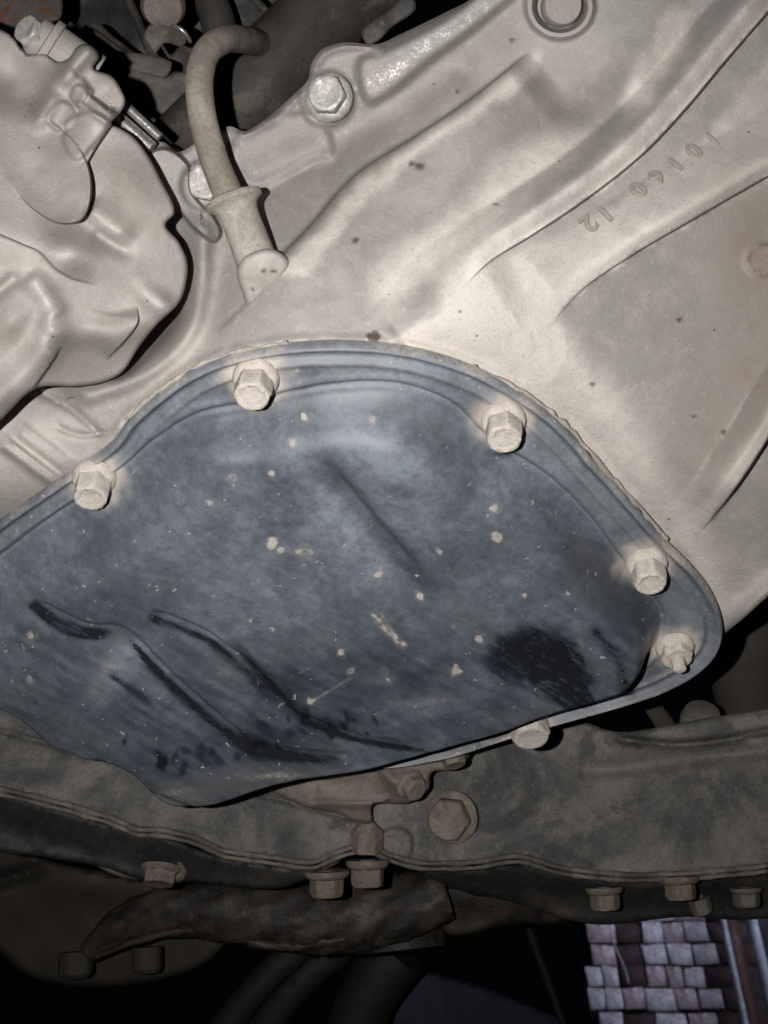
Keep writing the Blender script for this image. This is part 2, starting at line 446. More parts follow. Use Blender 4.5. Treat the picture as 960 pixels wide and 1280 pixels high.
def pan_mat():
    t = NT('pan_paint')
    film, thick, rub_shade = t.attr('film'), t.attr('thick'), t.attr('rub_shade')
    # wiping streaks run along the pan's length
    st = t.noise(1.0, 4, .6, 0, t.stretch((0, 0, math.radians(-38)), (60, 340, 60)))
    big = t.noise(24, 5, .6, .6); mid = t.noise(120, 6, .7, .4); fine = t.noise(700, 4, .75)
    f = t.math('MULTIPLY', film, t.ramp(big, .28, .68, .62, 1.15))
    f = t.math('MULTIPLY', f, t.ramp(mid, .3, .66, .68, 1.12)); f = t.math('MULTIPLY', f, t.ramp(t.noise(330, 5, .8), .35, .62, .75, 1.12))
    f = t.math('MULTIPLY', f, 1.0, True)
    c = t.mix(f, (0.026, 0.031, 0.042), (0.205, 0.231, 0.27))
    c = t.mix(t.math('MULTIPLY', t.ramp(t.noise(33, 5, .7), .5, .68), .22), c, (0.13, 0.125, 0.115))
    fz = t.math('ADD', t.math('MULTIPLY', t.math('SUBTRACT', fine, .5), .9), t.math('MULTIPLY', t.math('SUBTRACT', mid, .5), .5))
    th = t.math('MAXIMUM', t.math('MULTIPLY', t.ramp(t.math('ADD', thick, fz), .25, .80), t.ramp(thick, .1, .6, .3, .95)), t.math('MULTIPLY', thick, .4), True)
    c = t.mix(th, c, (0.41, 0.375, 0.335))
    c = t.mix(t.math('MULTIPLY', t.math('POWER', t.attr('powder'), 1.3), t.ramp(mid, .3, .6, .75, 1.), True), c, (0.44, 0.40, 0.352))
    # dried mud flecks of two sizes
    for sc, thr, seed in ((62, .08, 0), (165, .13, 1), (330, .16, 2)):
        vec = t.n('ShaderNodeVectorMath', operation='ADD'); t.lk(t.tc.outputs['Object'], vec.inputs[0]); vec.inputs[1].default_value = (seed * .37, .11 * seed, 0)
        wob = t.n('ShaderNodeVectorMath', operation='MULTIPLY_ADD')
        nz = t.n('ShaderNodeTexNoise'); nz.inputs['Scale'].default_value = 700; t.lk(t.tc.outputs['Object'], nz.inputs['Vector'])
        t.lk(nz.outputs['Color'], wob.inputs[0]); wob.inputs[1].default_value = (.0035,) * 3; t.lk(vec.outputs[0], wob.inputs[2])
        vo = t.vor(sc, wob.outputs[0]); cell = t.n('ShaderNodeSeparateColor'); t.lk(vo['Color'], cell.inputs[0])
        size = t.math('MULTIPLY', t.ramp(cell.outputs[0], .48, 1.0), thr)
        sp_ = t.math('LESS_THAN', vo['Distance'], size)
        c = t.mix(t.math('MULTIPLY', sp_, t.ramp(cell.outputs[1], 0, 1, .25, .9)), c, (0.42, 0.385, 0.33))
    rc = t.ramp(t.math('ADD', rub_shade, t.math('MULTIPLY', fz, 1.5)), .40, .66)
    c = t.mix(t.math('MULTIPLY', rc, .92), c, (0.012, 0.013, 0.016))
    r = t.math('ADD', t.math('MULTIPLY', f, .28), .33); r = t.math('ADD', r, t.math('MULTIPLY', th, .3), True)
    nm = t.bump(mid, .14, .0006); nm = t.bump(fine, .25, .00025, nm); nm = t.bump(th, .6, .0004, nm)
    return t.out(c, r, 0., nm, .5)
M['pan'] = pan_mat()

# ------------------------------------------------------------------ the gearbox casing
pan_out = [(-70, 705), (-20, 668), (0, 652), (75, 600), (142, 553), (160, 528), (200, 492), (240, 465), (290, 445), (360, 432), (440, 429),
           (520, 438), (590, 460), (650, 492), (700, 530), (750, 585), (790, 630), (830, 675), (870, 715), (894, 750), (903, 785), (895, 815),
           (870, 840), (830, 862), (780, 879), (720, 896), (640, 919), (560, 944), (490, 956), (420, 954), (320, 936), (220, 912), (110, 880), (0, 845), (-70, 800)]
TOP_OUT = pan_out[:22]
ctrl = [(x, y, float(Dz(x, y)) + 5) for x, y in TOP_OUT[1:]]
def inn(x, y, k=.10): return (x + (430 - x) * k, y + (700 - y) * k)
ctrl += [(*inn(x, y), float(Dz(*inn(x, y))) + 16) for x, y in TOP_OUT[1:]]
ctrl += [(400, 390, 384), (400, 300, 393), (300, 300, 404), (250, 400, 398), (330, 400, 392), (380, 330, 392), (500, 250, 396), (560, 130, 398),
         (400, 200, 412), (330, 215, 414), (340, 180, 410), (420, 95, 406), (500, 55, 402), (600, 10, 400), (600, 280, 386), (680, 205, 388), (520, 340, 387),
         (560, 190, 402), (640, 130, 405), (710, 110, 404), (690, 60, 398), (780, 100, 390), (850, 80, 398), (790, 0, 394), (900, 0, 398), (960, -20, 402),
         (740, 285, 390), (850, 210, 392), (935, 130, 397), (620, 400, 381), (660, 370, 383), (760, 440, 394), (860, 340, 400), (940, 420, 404), (900, 550, 408),
         (820, 560, 404), (870, 680, 434), (940, 660, 424), (960, 740, 450), (980, 540, 408), (1150, 600, 425), (1150, 200, 420), (1150, -100, 420), (-150, 640, 425), (-150, 480, 415),
         (230, 270, 408), (200, 200, 405), (220, 350, 420), (190, 420, 432), (120, 500, 410), (60, 540, 408), (0, 560, 410), (-30, 500, 408), (100, 420, 432), (0, 620, 416),
         (300, 380, 396)]
casT = TPS(ctrl, 60)
FLANGE_EDGE = [(620, -30), (590, -2), (560, 14), (500, 43), (472, 55), (430, 53), (402, 62), (389, 80), (385, 99), (366, 119), (322, 156), (306, 164), (288, 158), (272, 162)]
def cas_d(X, Y):
    d = casT(X, Y)
    # rim that the pan is bolted to
    rim = spline(TOP_OUT[3:17], 5)
    dd, sg, tt = pdist(X, Y, rim)
    d = d - 3.2 * np.exp(-((dd - 4) / 7.0) ** 2) * np.where(sg < 0, 1, 0.15) * sstep(0, .12, tt)
    # long rib from the hose boss up to the plug boss, sharp on its upper side
    d += ridge(X, Y, [(350, 338), (395, 292), (450, 230), (530, 178), (600, 130), (672, 72)], -11, 3, 105, flat=9, taper=(0, .1), lin=1)
    d += ridge(X, Y, [(320, 225), (400, 190), (470, 148), (570, 82)], 5, 26)
    # broad swelling, hollows beside it
    d += bump(X, Y, (600, 268), 110, -4, 30, -38) + bump(X, Y, (800, 80), 26, -5, 70, 22)
    d += bump(X, Y, (700, 120), 70, 5, 45, -20)
    d += bump(X, Y, (400, 385), 90, 3, 24, -12)
    d += ridge(X, Y, [(490, 432), (545, 388), (598, 330), (640, 312)], -5, 34, 70, taper=(.1, .25))
    # round rib that overhangs the numbered band
    d += ridge(X, Y, [(575, 362), (612, 326), (660, 296), (740, 242), (802, 192), (857, 134), (907, 74), (980, -10), (1050, -90)], -14, 38, 1.4, taper=(.22, 0), flatl=22, lin=-1)
    d += ridge(X, Y, [(575, 362), (612, 326), (660, 296), (740, 242), (802, 192), (857, 134), (907, 74), (980, -10), (1050, -90)], 4.0, 13, 1.4, taper=(.22, 0))
    d += ridge(X, Y, [(684, 412), (722, 366), (790, 318), (868, 272), (985, 205), (1150, 115)], -12, 60, 1.2, taper=(.4, 0), flatl=14, lin=-1)
    d += ridge(X, Y, [(684, 412), (722, 366), (790, 318), (868, 272), (985, 205), (1150, 115)], 2.6, 8, 1.2, taper=(.4, 0))
    # edge of the band below the second rib
    d += ridge(X, Y, [(872, 668), (905, 628), (940, 578), (985, 505), (1060, 380)], -14, 36, 1.4, taper=(.25, 0), flatl=12, lin=-1)
    d += ridge(X, Y, [(908, 794), (930, 770), (985, 722)], -9, 16, 10, taper=(.4, 0))
    # bosses
    r = np.hypot(X - 952, Y - 325); d += -1.8 * np.exp(-((r - 17) / 4) ** 2) - 1.0 * sstep(14, 10, r)
    if BREAKS is not None:
        th = np.linspace(0, 2 * math.pi, 60); BREAKS.append((np.stack([700 + 38 * np.cos(th), 8 + 36 * np.sin(th)], -1), [-10, -7.5, -5, -2.5, 0, 2.5, 5, 7.5, 10]))
    r = np.hypot((X - 700), (Y - 8) * 1.05); d += -5 * sstep(47, 41, r) * sstep(29, 34, r) + 8 * sstep(34, 29, r)
    # bolt bosses of the rear flange
    r = np.hypot(X - 409, Y - 124); d += -4.5 * sstep(40, 28, r)
    r = np.hypot(X - 258, Y - 232); d += -5.0 * sstep(36, 27, r)
    d += ridge(X, Y, [(300, 168), (340, 150), (372, 122), (390, 96), (402, 70), (430, 58), (468, 60)], -3, 6)
    d += plate(X, Y, [(450, 75), (480, 62), (560, 20), (620, -25), (660, -25), (600, 30), (540, 75), (480, 122), (462, 128), (450, 110)], -6.5, 8)
    d += plate(X, Y, [(290, 182), (378, 140), (410, 165), (415, 195), (395, 200), (320, 235), (300, 225)], -4, 7)
    # bracket ear beside the hose
    d += plate(X, Y, [(185, 195), (205, 185), (235, 205), (240, 240), (268, 272), (276, 292), (268, 302), (248, 290), (225, 265), (205, 240)], -9, 3)
    # hose boss
    # curved wall at the lower left
    d += ridge(X, Y, [(252, 290), (250, 350), (234, 415), (180, 466), (110, 492)], -10, 14, 24)
    d += plate(X, Y, [(120, 395), (215, 370), (222, 395), (180, 448), (140, 470)], 10, 8)
    d += ridge(X, Y, [(45, 488), (90, 512), (122, 540)], 2.6, 5) + ridge(X, Y, [(75, 535), (100, 544), (132, 541)], 2.0, 4)
    d += ridge(X, Y, [(8, 556), (64, 598)], -4.5, 6, 6, flat=3) + ridge(X, Y, [(28, 540), (80, 578)], -2.5, 6, flat=4)
    d += .16 * vnoise(X, Y, 34, 11) + .07 * vnoise(X, Y, 11, 12)
    return d
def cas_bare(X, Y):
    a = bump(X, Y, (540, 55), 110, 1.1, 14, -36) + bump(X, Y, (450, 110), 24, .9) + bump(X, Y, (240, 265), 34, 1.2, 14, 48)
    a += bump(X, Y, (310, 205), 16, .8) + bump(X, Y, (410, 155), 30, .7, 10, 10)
    a += ridge(X, Y, [(592, 338), (650, 298), (735, 240)], .45, 14) + ridge(X, Y, [(872, 668), (905, 628), (950, 565)], .8, 6)  # bare alloy on crests, the first also paled for a lit look
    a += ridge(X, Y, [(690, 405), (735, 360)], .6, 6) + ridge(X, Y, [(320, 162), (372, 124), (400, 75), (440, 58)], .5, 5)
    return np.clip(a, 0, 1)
def cas_cream_lit(X, Y):  # pale dust tone that also paints light onto crests and facing facets
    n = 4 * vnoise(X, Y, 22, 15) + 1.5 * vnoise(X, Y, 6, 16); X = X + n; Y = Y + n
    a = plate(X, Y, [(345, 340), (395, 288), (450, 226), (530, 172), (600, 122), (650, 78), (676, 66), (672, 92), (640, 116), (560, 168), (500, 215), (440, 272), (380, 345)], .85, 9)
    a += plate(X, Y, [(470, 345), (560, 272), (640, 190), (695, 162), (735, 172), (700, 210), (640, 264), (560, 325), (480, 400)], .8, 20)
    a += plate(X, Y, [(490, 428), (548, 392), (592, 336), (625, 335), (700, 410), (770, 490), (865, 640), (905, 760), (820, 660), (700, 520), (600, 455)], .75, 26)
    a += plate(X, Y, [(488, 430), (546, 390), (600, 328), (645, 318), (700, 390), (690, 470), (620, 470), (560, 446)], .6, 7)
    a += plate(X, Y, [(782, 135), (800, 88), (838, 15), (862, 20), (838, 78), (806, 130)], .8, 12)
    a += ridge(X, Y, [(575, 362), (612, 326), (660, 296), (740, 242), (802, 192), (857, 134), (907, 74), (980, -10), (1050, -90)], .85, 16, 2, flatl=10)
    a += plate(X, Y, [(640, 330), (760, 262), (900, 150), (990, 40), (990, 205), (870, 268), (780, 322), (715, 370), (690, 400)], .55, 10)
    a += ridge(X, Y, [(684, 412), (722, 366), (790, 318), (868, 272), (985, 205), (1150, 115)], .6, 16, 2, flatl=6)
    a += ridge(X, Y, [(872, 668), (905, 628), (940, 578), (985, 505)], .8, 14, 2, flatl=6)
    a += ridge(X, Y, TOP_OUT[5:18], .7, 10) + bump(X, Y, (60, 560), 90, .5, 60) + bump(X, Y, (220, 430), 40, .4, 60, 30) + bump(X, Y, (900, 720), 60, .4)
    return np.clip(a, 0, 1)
def cas_pit(X, Y):
    a = np.zeros(X.shape)
    for x, y, r in ((525, 208, 6), (445, 300, 4), (467, 421, 9), (515, 205, 4), (330, 338, 3), (342, 339, 3), (316, 362, 3), (850, 400, 3), (715, 650, 3), (866, 520, 3), (740, 480, 3), (640, 50, 4), (572, 115, 3), (905, 540, 3), (620, 255, 3), (575, 390, 3)):
        a += sstep(r + 1.5, r - 1.5, np.hypot((X - x), (Y - y) * 1.3) + 1.5 * vnoise(X, Y, 3, int(x)))
    return np.clip(a, 0, 1)
def cas_stain(X, Y):
    a = bump(X, Y, (940, 300), 60, .9, 90) + bump(X, Y, (900, 520), 60, .55, 110, 20) + bump(X, Y, (960, 440), 50, .8, 120)
    a += bump(X, Y, (416, 250), 7, .75, 16, 25) + bump(X, Y, (475, 215), 9, .6, 14, 30) + bump(X, Y, (630, 45), 10, .6, 14)
    a += bump(X, Y, (710, 5), 28, .8) + bump(X, Y, (640, 140), 80, .25, 40, -30) + bump(X, Y, (220, 400), 22, .35, 50, 20)
    return np.clip(a, 0, 1)
CAS = [(1150, -120), (990, -90), (800, -60), (640, -30)] + FLANGE_EDGE + [(250, 175), (222, 190), (205, 178), (185, 180), (150, 230), (110, 330), (60, 420), (-35, 440), (-150, 460), (-160, 640), (-60, 700),
       (20, 690), (120, 640), (220, 540), (330, 480), (440, 470), (560, 490), (650, 545), (740, 640), (800, 720), (840, 790), (872, 812), (890, 806), (903, 794), (930, 772), (960, 745), (990, 718), (1150, 600), (1160, 250)]
gear = thing('gearbox_casing', 'dusty beige cast alloy gearbox casing with ribs above the dark oil pan', 'gearbox', P(600, 250, 400))
relief('casing_shell', CAS, cas_d, M['alloy'], gear, step=3.6, skirt=30, rnd=(7, 2.5), attrs={'bare': cas_bare, 'stain': cas_stain, 'cream': cas_cream_lit, 'pit': cas_pit})

# cast numerals
def surf_frame(fn, x, y, ang):
    ca, sa = math.cos(math.radians(ang)), math.sin(math.radians(ang))
    e = 6.0; f1 = lambda a, b: P(a, b, fn(np.array([a]), np.array([b]))[0])
    p = f1(x, y); u = f1(x + e * ca, y - e * sa) - f1(x - e * ca, y + e * sa); v = f1(x - e * sa, y - e * ca) - f1(x + e * sa, y + e * ca)
    u /= np.linalg.norm(u); w = np.cross(u, v); w /= np.linalg.norm(w); v = np.cross(w, u)
    return p, u, v, w
def glyph(ch, fn, x, y, ang, size, mat, parent):
    cu = bpy.data.curves.new('numeral', 'FONT'); cu.body = ch; cu.size = size; cu.extrude = .4; cu.bevel_depth = .2; cu.bevel_resolution = 1
    cu.align_x = 'CENTER'; cu.align_y = 'CENTER'; cu.resolution_u = 4; cu.offset = .06
    tmp = bpy.data.objects.new('numeral_tmp', cu); COL.objects.link(tmp); dg = bpy.context.evaluated_depsgraph_get(); dg.update()
    me = bpy.data.meshes.new_from_object(tmp.evaluated_get(dg)); bpy.data.objects.remove(tmp); bpy.data.curves.remove(cu)
    V = np.array([tuple(v.co) for v in me.vertices]); Fc = [list(p.vertices) for p in me.polygons]; bpy.data.meshes.remove(me)
    p, u, v, w = surf_frame(fn, x, y, ang); p = p + w * .5
    return mk('numeral', p + V[:, :1] * u + V[:, 1:2] * v + V[:, 2:] * w, Fc, mat, parent, smooth=False)
M['numeral'] = simple('numeral_alloy', (0.29, 0.255, 0.22), (0.36, 0.325, 0.285), 150, .7, .3)
for ch, x, y in (('2', 735, 280), ('1', 756, 268), ('0', 797, 238), ('6', 820, 223), ('1', 843, 206), ('0', 866, 190), ('1', 889, 175)):
    glyph(ch, cas_d, x, y, 214, 8.2, M['numeral'], gear)
lathe('plug', P(704, 6, 399), camvec(.05, -.25, 1), [(-6, 6.2), (-1, 6.2), (.2, 5.6), (.4, 3)], M['alloy2'], gear)

relief('hose_boss', [(296, 338), (304, 322), (318, 314), (338, 311), (356, 320), (362, 332), (350, 352), (332, 368), (312, 392), (304, 370)], lambda X, Y: 375.5 + .17 * (Y - 310) + bump(X, Y, (325, 340), 22, -2.5), M['alloy'], gear, 3, 26, (8, 4),
       attrs={'bare': lambda X, Y: 0 * X, 'stain': lambda X, Y: .1 + 0 * X, 'cream': lambda X, Y: .4 + 0 * X, 'pit': cas_pit}, rough=.15)

def bolt(parent, base, axis, r=6.0, h=8.0, wr=8.2, wt=1.8, mat=None, rot=0., stud=0.0, washer=True, jit=.05, wmat=None, bevel=.86):
    mat = mat or M['dust_bolt']
    b = lathe('bolt', base, axis, [(-.5, r * .55), (0, r * .55), (wt * .6, r * .55)], mat, parent, segs=16)
    if washer:
        lathe('washer', base, axis, [(-.3, wr), (wt * .55, wr), (wt, wr * .93), (wt * 1.25, wr * .86), (wt * 1.5, r * 1.02)], wmat or mat, b, segs=40, jit=jit * .5)
    z = wt * .9
    prof = [(z, r, 1), (z + h * .25, r, 1), (z + h * .72, r, 1), (z + h * .86, r * 1.0, .72), (z + h * .96, r * .97, .2), (z + h, r * bevel, 0), (z + h * .99, r * .74, 0), (z + h * .95, r * .62, 0)]
    lathe('hex_head', base, axis, prof, mat, b, segs=48, rot=rot, sharp=28, jit=jit)
    if stud:
        lathe('stud', base, axis, [(z + h * .9, r * .5), (z + h + stud * .4, r * .5), (z + h + stud * .9, r * .46), (z + h + stud, r * .3)], mat, b, segs=20, jit=jit)
    return b

bolt(gear, P(411, 122, 400.5), camvec(-.12, -.10, 1), 5.4, 5.2, 7.6, 1.6, M['silver'], .3, wmat=M['silver'])
bolt(gear, P(262, 230, 402), camvec(-.15, -.12, 1), 5.4, 5.2, 7.8, 1.6, M['silver'], .1, wmat=M['silver'])

# ------------------------------------------------------------------ the oil pan
O_w = np.array([PZ(x, y)[:2] for x, y in pan_out])
bulge = [(-75, 765, 0), (-20, 715, 0), (0, 700, 0), (60, 655, 0), (150, 592, 0), (200, 550, 0), (250, 520, 0), (310, 508, 0), (370, 492, 0), (430, 482, 0), (500, 484, 0), (560, 506, 0), (605, 548, 0), (680, 596, 0), (735, 650, 0),
         (768, 695, 0), (800, 735, 0), (824, 768, -2), (828, 800, -6), (822, 830, -9), (800, 858, -11), (760, 876, -12), (690, 890, -12), (640, 902, -12), (560, 930, -16), (470, 957, -22),
         (400, 972, -27), (340, 986, -31), (270, 1001, -33), (210, 1002, -33), (172, 988, -32), (140, 958, -28), (90, 942, -27), (40, 927, -27), (0, 904, -27), (-45, 880, -25), (-80, 830, -12)]
B_w = np.array([PZ(x, y, o)[:2] for x, y, o in bulge])
Op, Bp = spline(O_w.tolist(), 0.8, True), spline(B_w.tolist(), 1.2, True)
# bulge base pushed out a little so that the drawn contour is the rounded shoulder
cen = Bp.mean(0)
tan = np.roll(Bp, -1, 0) - np.roll(Bp, 1, 0); nrm = np.stack([tan[:, 1], -tan[:, 0]], -1); nrm /= np.linalg.norm(nrm, axis=1)[:, None]
if ((Bp + nrm - cen) ** 2).sum() < ((Bp - cen) ** 2).sum(): nrm = -nrm
far = sstep(cen[1] - 10, cen[1] + 40, Bp[:, 1])
Bp = Bp + nrm * (far * np.clip(nrm[:, 1], 0, 1) * (1.0 + 6.5 * sstep(85, 35, Bp[:, 0]) + 8.0 * sstep(30, -25, Bp[:, 0])))[:, None]
depT = TPS([(750, 800, 18), (600, 600, 13), (400, 560, 12), (640, 880, 19), (300, 700, 16), (150, 650, 13), (100, 800, 24), (250, 950, 38), (420, 920, 25), (60, 880, 27), (540, 900, 22),
            (480, 700, 15), (0, 750, 15), (-60, 820, 20), (780, 720, 13), (200, 1000, 35)], 40)
v, f, src, n = cdt(Op, 0.60)
X, Y = v[:, 0], v[:, 1]
so = sdist(X, Y, Op); sb = sdist(X, Y, Bp)
px, py, _ = PX(np.stack([X, Y, np.full(len(X), HF + CAMZ - 14)], -1))   # pixel where the face would be seen
D = np.clip(depT(px, py), 9, 40)
near = sstep(cen[1] + 20, cen[1] - 30, Y)
wall = np.clip(D * .62, 7, 18) * (1 - near) + np.clip(D * 1.25, 13, 22) * near
t_ = np.clip(sb / wall, 0, 1); prof = t_ * t_ * (3 - 2 * t_)
z = D * prof
fp, fq, _ = PX(np.stack([X, Y, HF + CAMZ - z], -1))
# flange: rolled outer lip, shallow channel, bead at the foot of the wall
fl = sstep(1.0, -1.0, sb)
z += 2.4 * fl * np.exp(-((so - 1.2) / 1.3) ** 2) - .8 * np.exp(-((so - 4.2) / 1.5) ** 2)
z += .9 * np.exp(-((so - 7.0) / 1.2) ** 2) * fl
z += -1.1 * np.exp(-((sb + .8) / .9) ** 2) + .7 * np.exp(-((sb + 3.0) / 1.5) ** 2)
face = sstep(4, 12, sb)
# stiffening ribs pressed into the face
z += -ridge(fp, fq, [(388, 562), (430, 618), (490, 690), (556, 760)], 5.0, 13, 36, taper=(.3, .35)) * face
z += -bump(fp, fq, (510, 585), 75, -2.0, 40, 35) * face
# pressed folds over the sump
z += -ridge(fp, fq, [(38, 746), (70, 770), (110, 788), (150, 792), (210, 848), (270, 900), (318, 938)], 3.4, 6, 34, taper=(.12, .1)) * face
z += -ridge(fp, fq, [(180, 766), (225, 783), (262, 800), (300, 830), (345, 876), (375, 904)], 3.0, 6, 28, taper=(.12, .1)) * face
z += -ridge(fp, fq, [(285, 796), (330, 848), (362, 885)], 1.5, 5, 14, taper=(.25, .1)) * face
z += -ridge(fp, fq, [(310, 935), (380, 945), (450, 948)], 1.5, 7, taper=(.1, .3)) * face
z += -ridge(fp, fq, [(372, 895), (450, 925), (540, 938)], 1.1, 6, taper=(.1, .3)) * face
z += -bump(fp, fq, (680, 835), 50, 1.4, 26, 30) * face
z += -bump(fp, fq, (340, 675), 7, .9) * face
z += (.35 * vnoise(X, Y, 16, 21) + .12 * vnoise(X, Y, 5, 22)) * sstep(0, 6, so)
# dents on the lip
z += 1.0 * np.exp(-((fp - 735) / 10) ** 2 - ((fq - 572) / 14) ** 2)
W = np.stack([X, Y, HF + CAMZ - z], -1)
V, F2, loop = solidify(W, f, src, n, np.array([0, 0, 2.6]))
fp, fq, _ = PX(W)
# paint wear, with some light and shade painted in: dust film, caked dust, rubbed bare black
PAN_BOLTS = [(320, 471), (118, 595), (629, 524), (808, 703)]
NUT = (843, 807); LOWB = (660, 900)
film = .54 + .16 * vnoise(X, Y, 34, 31) + .10 * vnoise(X, Y, 11, 32)
film += bump(fp, fq, (500, 590), 90, .38, 38, 30) + bump(fp, fq, (360, 570), 22, .35, 60, -30) + bump(fp, fq, (440, 470), 130, .18, 26, 6)  # first term paints the bulge's upper-centre highlight
film += ridge(fp, fq, [(372, 560), (420, 640), (475, 710)], .32, 16) + ridge(fp, fq, [(290, 780), (240, 700), (170, 650)], .1, 40)  # first term paints the bright bank of the groove
film -= ridge(fp, fq, [(398, 572), (440, 628), (505, 702), (560, 760)], .30, 12, taper=(.2, .15))  # dark bank of the groove, its shade painted in
film -= bump(fp, fq, (760, 720), 90, .22, 120, 20) + bump(fp, fq, (170, 760), 120, .12, 60, 0) + bump(fp, fq, (330, 820), 60, .22, 24, 40) + bump(fp, fq, (230, 815), 45, .2, 18, 25)
film += bump(fp, fq, (135, 850), 20, .7, 46, 40) + bump(fp, fq, (170, 812), 24, .45, 12, 30) + bump(fp, fq, (550, 880), 60, .3, 16, -12)
film -= bump(fp, fq, (60, 800), 50, .22, 30, 20)
film += .16 * fl
ua, va = (fp * .87 + fq * .5), (-fp * .5 + fq * .87)       # wiping strokes
film += .13 * vnoise(ua / 5, va, 7, 35) * sstep(700, 850, fq) + .07 * vnoise(ua / 4, va, 5, 36)
film -= .16 * sstep(780, 940, fq) * sstep(520, 200, fp) + .10 * sstep(600, 900, fq)  # darker towards the bottom and the lower left
film -= .18 * np.exp(-((sb - 7) / 6) ** 2) * sstep(560, 700, fp)  # shading of the right wall painted into the film
thick = .7 * fl * sstep(2.6, 0, so) * (.45 + .4 * vnoise(X, Y, 9, 41))
thick += .30 * np.exp(-((so - 7) / 2) ** 2) * fl * (.6 + .4 * vnoise(X, Y, 12, 42)) + .10 * fl
powder = np.zeros(len(X))
for b in PAN_BOLTS + [NUT, LOWB]:
    c = PZ(*b)[:2]; r = np.hypot(X - c[0], Y - c[1]) + 1.6 * vnoise(X, Y, 3, 43)
    powder = np.maximum(powder, sstep(13.5, 6.0, r)); thick += .12 * sstep(17, 10, r)
lowz = sstep(6, 16, sb) * 0
thick += .33 * sstep(9, 2, sb) * sstep(-1, 2, sb) * sstep(860, 900, fq) + .52 * sstep(0, 18, fq - np.interp(fp, [0, 150, 310, 440, 560, 760], [960, 985, 945, 955, 935, 880])) * (.65 + .5 * vnoise(fp + 2 * fq, fq * 4, 40, 44))
thick += .12 * fl * sstep(790, 850, fq)
for (x, y, r, a) in ((340, 680, 8, .7), (352, 688, 5, .5), (381, 522, 6, .8), (338, 591, 6, .9), (291, 598, 9, .45), (473, 718, 6, .8), (620, 672, 7, .75), (618, 636, 6, .8), (425, 817, 6, .75), (438, 838, 6, .6), (388, 877, 5, .9),
                     (523, 745, 6, .8), (570, 838, 7, .7), (600, 800, 5, .8), (656, 745, 4, .9), (710, 742, 4, .9), (366, 552, 6, .7), (465, 524, 6, .6), (262, 630, 6, .6), (38, 850, 5, .6), (40, 795, 6, .6), (380, 690, 12, .35), (548, 690, 5, .7)):
    rr = np.hypot(fp - x, fq - y) + 3 * vnoise(fp, fq, 6, int(x)); thick += a * sstep(r + 2, r - 3, rr)
for pts, a, w in (([(466, 768), (485, 790), (503, 808)], .85, 4), ([(476, 768), (498, 798), (508, 806)], .6, 3), ([(478, 838), (486, 850)], .7, 5), ([(385, 880), (438, 848)], .5, 2), ([(350, 688), (395, 692)], .4, 4),
                  ([(500, 880), (560, 875)], .4, 5), ([(725, 800), (737, 850), (734, 878)], .4, 3), ([(30, 760), (60, 790)], .25, 4)):
    thick += ridge(fp, fq, pts, a, w) * (.75 + .5 * vnoise(fp, fq, 5, 77))
dk = .8 + .3 * vnoise(fp, fq, 16, 51)
rub_shade = ridge(fp, fq, [(36, 747), (70, 772), (110, 788), (150, 790)], .95, 4.5, 8, taper=(.12, .25)) * dk + ridge(fp, fq, [(38, 758), (80, 790), (120, 798)], .6, 2.5)
rub_shade += ridge(fp, fq, [(150, 786), (205, 845), (260, 895), (318, 938)], 1.0, 3.5, 7, taper=(.25, 0)) + ridge(fp, fq, [(300, 925), (325, 938), (370, 945), (450, 950)], 1.0, 5, 7, taper=(0, .5)) * (.4 + dk)
rub_shade += ridge(fp, fq, [(180, 768), (225, 784), (262, 800), (300, 832), (345, 876)], .9, 3.5, 6, taper=(.1, .2)) * dk + ridge(fp, fq, [(285, 795), (350, 868), (392, 905)], .8, 3, 5, taper=(.4, .15))
rub_shade += ridge(fp, fq, [(372, 898), (450, 925), (560, 942)], .85, 3.5, 4.5, taper=(.05, .4)) * (.3 + dk) + ridge(fp, fq, [(130, 838), (170, 866), (200, 885)], .6, 4, taper=(.2, .4))
rub_shade += plate(fp, fq, [(612, 824), (630, 797), (668, 787), (706, 796), (730, 828), (740, 862), (740, 886), (706, 886), (680, 866), (650, 850), (622, 844)], .82, 15) * (.85 + .16 * vnoise((fp * .42 + fq * .9) / 7, -fp * .9 + fq * .42, 4, 61) + .15 * vnoise(fp, fq, 12, 62))
rub_shade += ridge(fp, fq, [(745, 790), (775, 830), (785, 866)], .4, 9)  # dark curve down the right wall: painted shading, no rubbing
rub_shade += bump(fp, fq, (345, 860), 26, .4, 10, 45) + bump(fp, fq, (325, 930), 18, .7, 10, 20) + bump(fp, fq, (630, 566), 14, .7, 5)  # last term is a small dark patch just below a bolt head
for k in range(34):                                       # chips along the lower shoulder
    a = RNG.uniform(0, 1); cx, cy = 170 + 300 * a + RNG.normal(0, 14), 958 - 60 * a + RNG.normal(0, 14)
    rub_shade += bump(fp, fq, (cx, cy), RNG.uniform(3, 9), RNG.uniform(.4, .8), RNG.uniform(2, 4.5), RNG.uniform(20, 120))
rub_shade *= .98 + .42 * vnoise(ua / 7, va, 2.6, 52) + .2 * vnoise(fp, fq, 9, 53)
thick += (ridge(fp, fq, [(150, 812), (135, 838), (112, 878)], .42, 13, taper=(.2, .2)) + bump(fp, fq, (142, 832), 11, .4, 5, -10)) * (.8 + .6 * vnoise(ua / 4, va, 4, 54))
thick -= rub_shade * .9
at = {k: np.clip(np.concatenate([a, a[loop]]), 0, 1.2) for k, a in (('film', film - rub_shade), ('thick', thick), ('rub_shade', rub_shade), ('powder', powder))}
pan = thing('oil_pan', 'dark blue-grey pressed steel oil pan with dusty bolts and black scuffs', 'oil pan', PZ(430, 700))
mk('pan_shell', V, F2, M['pan'], pan, attrs=at, sharp=70)
dn = np.array([0, 0, -1.0])
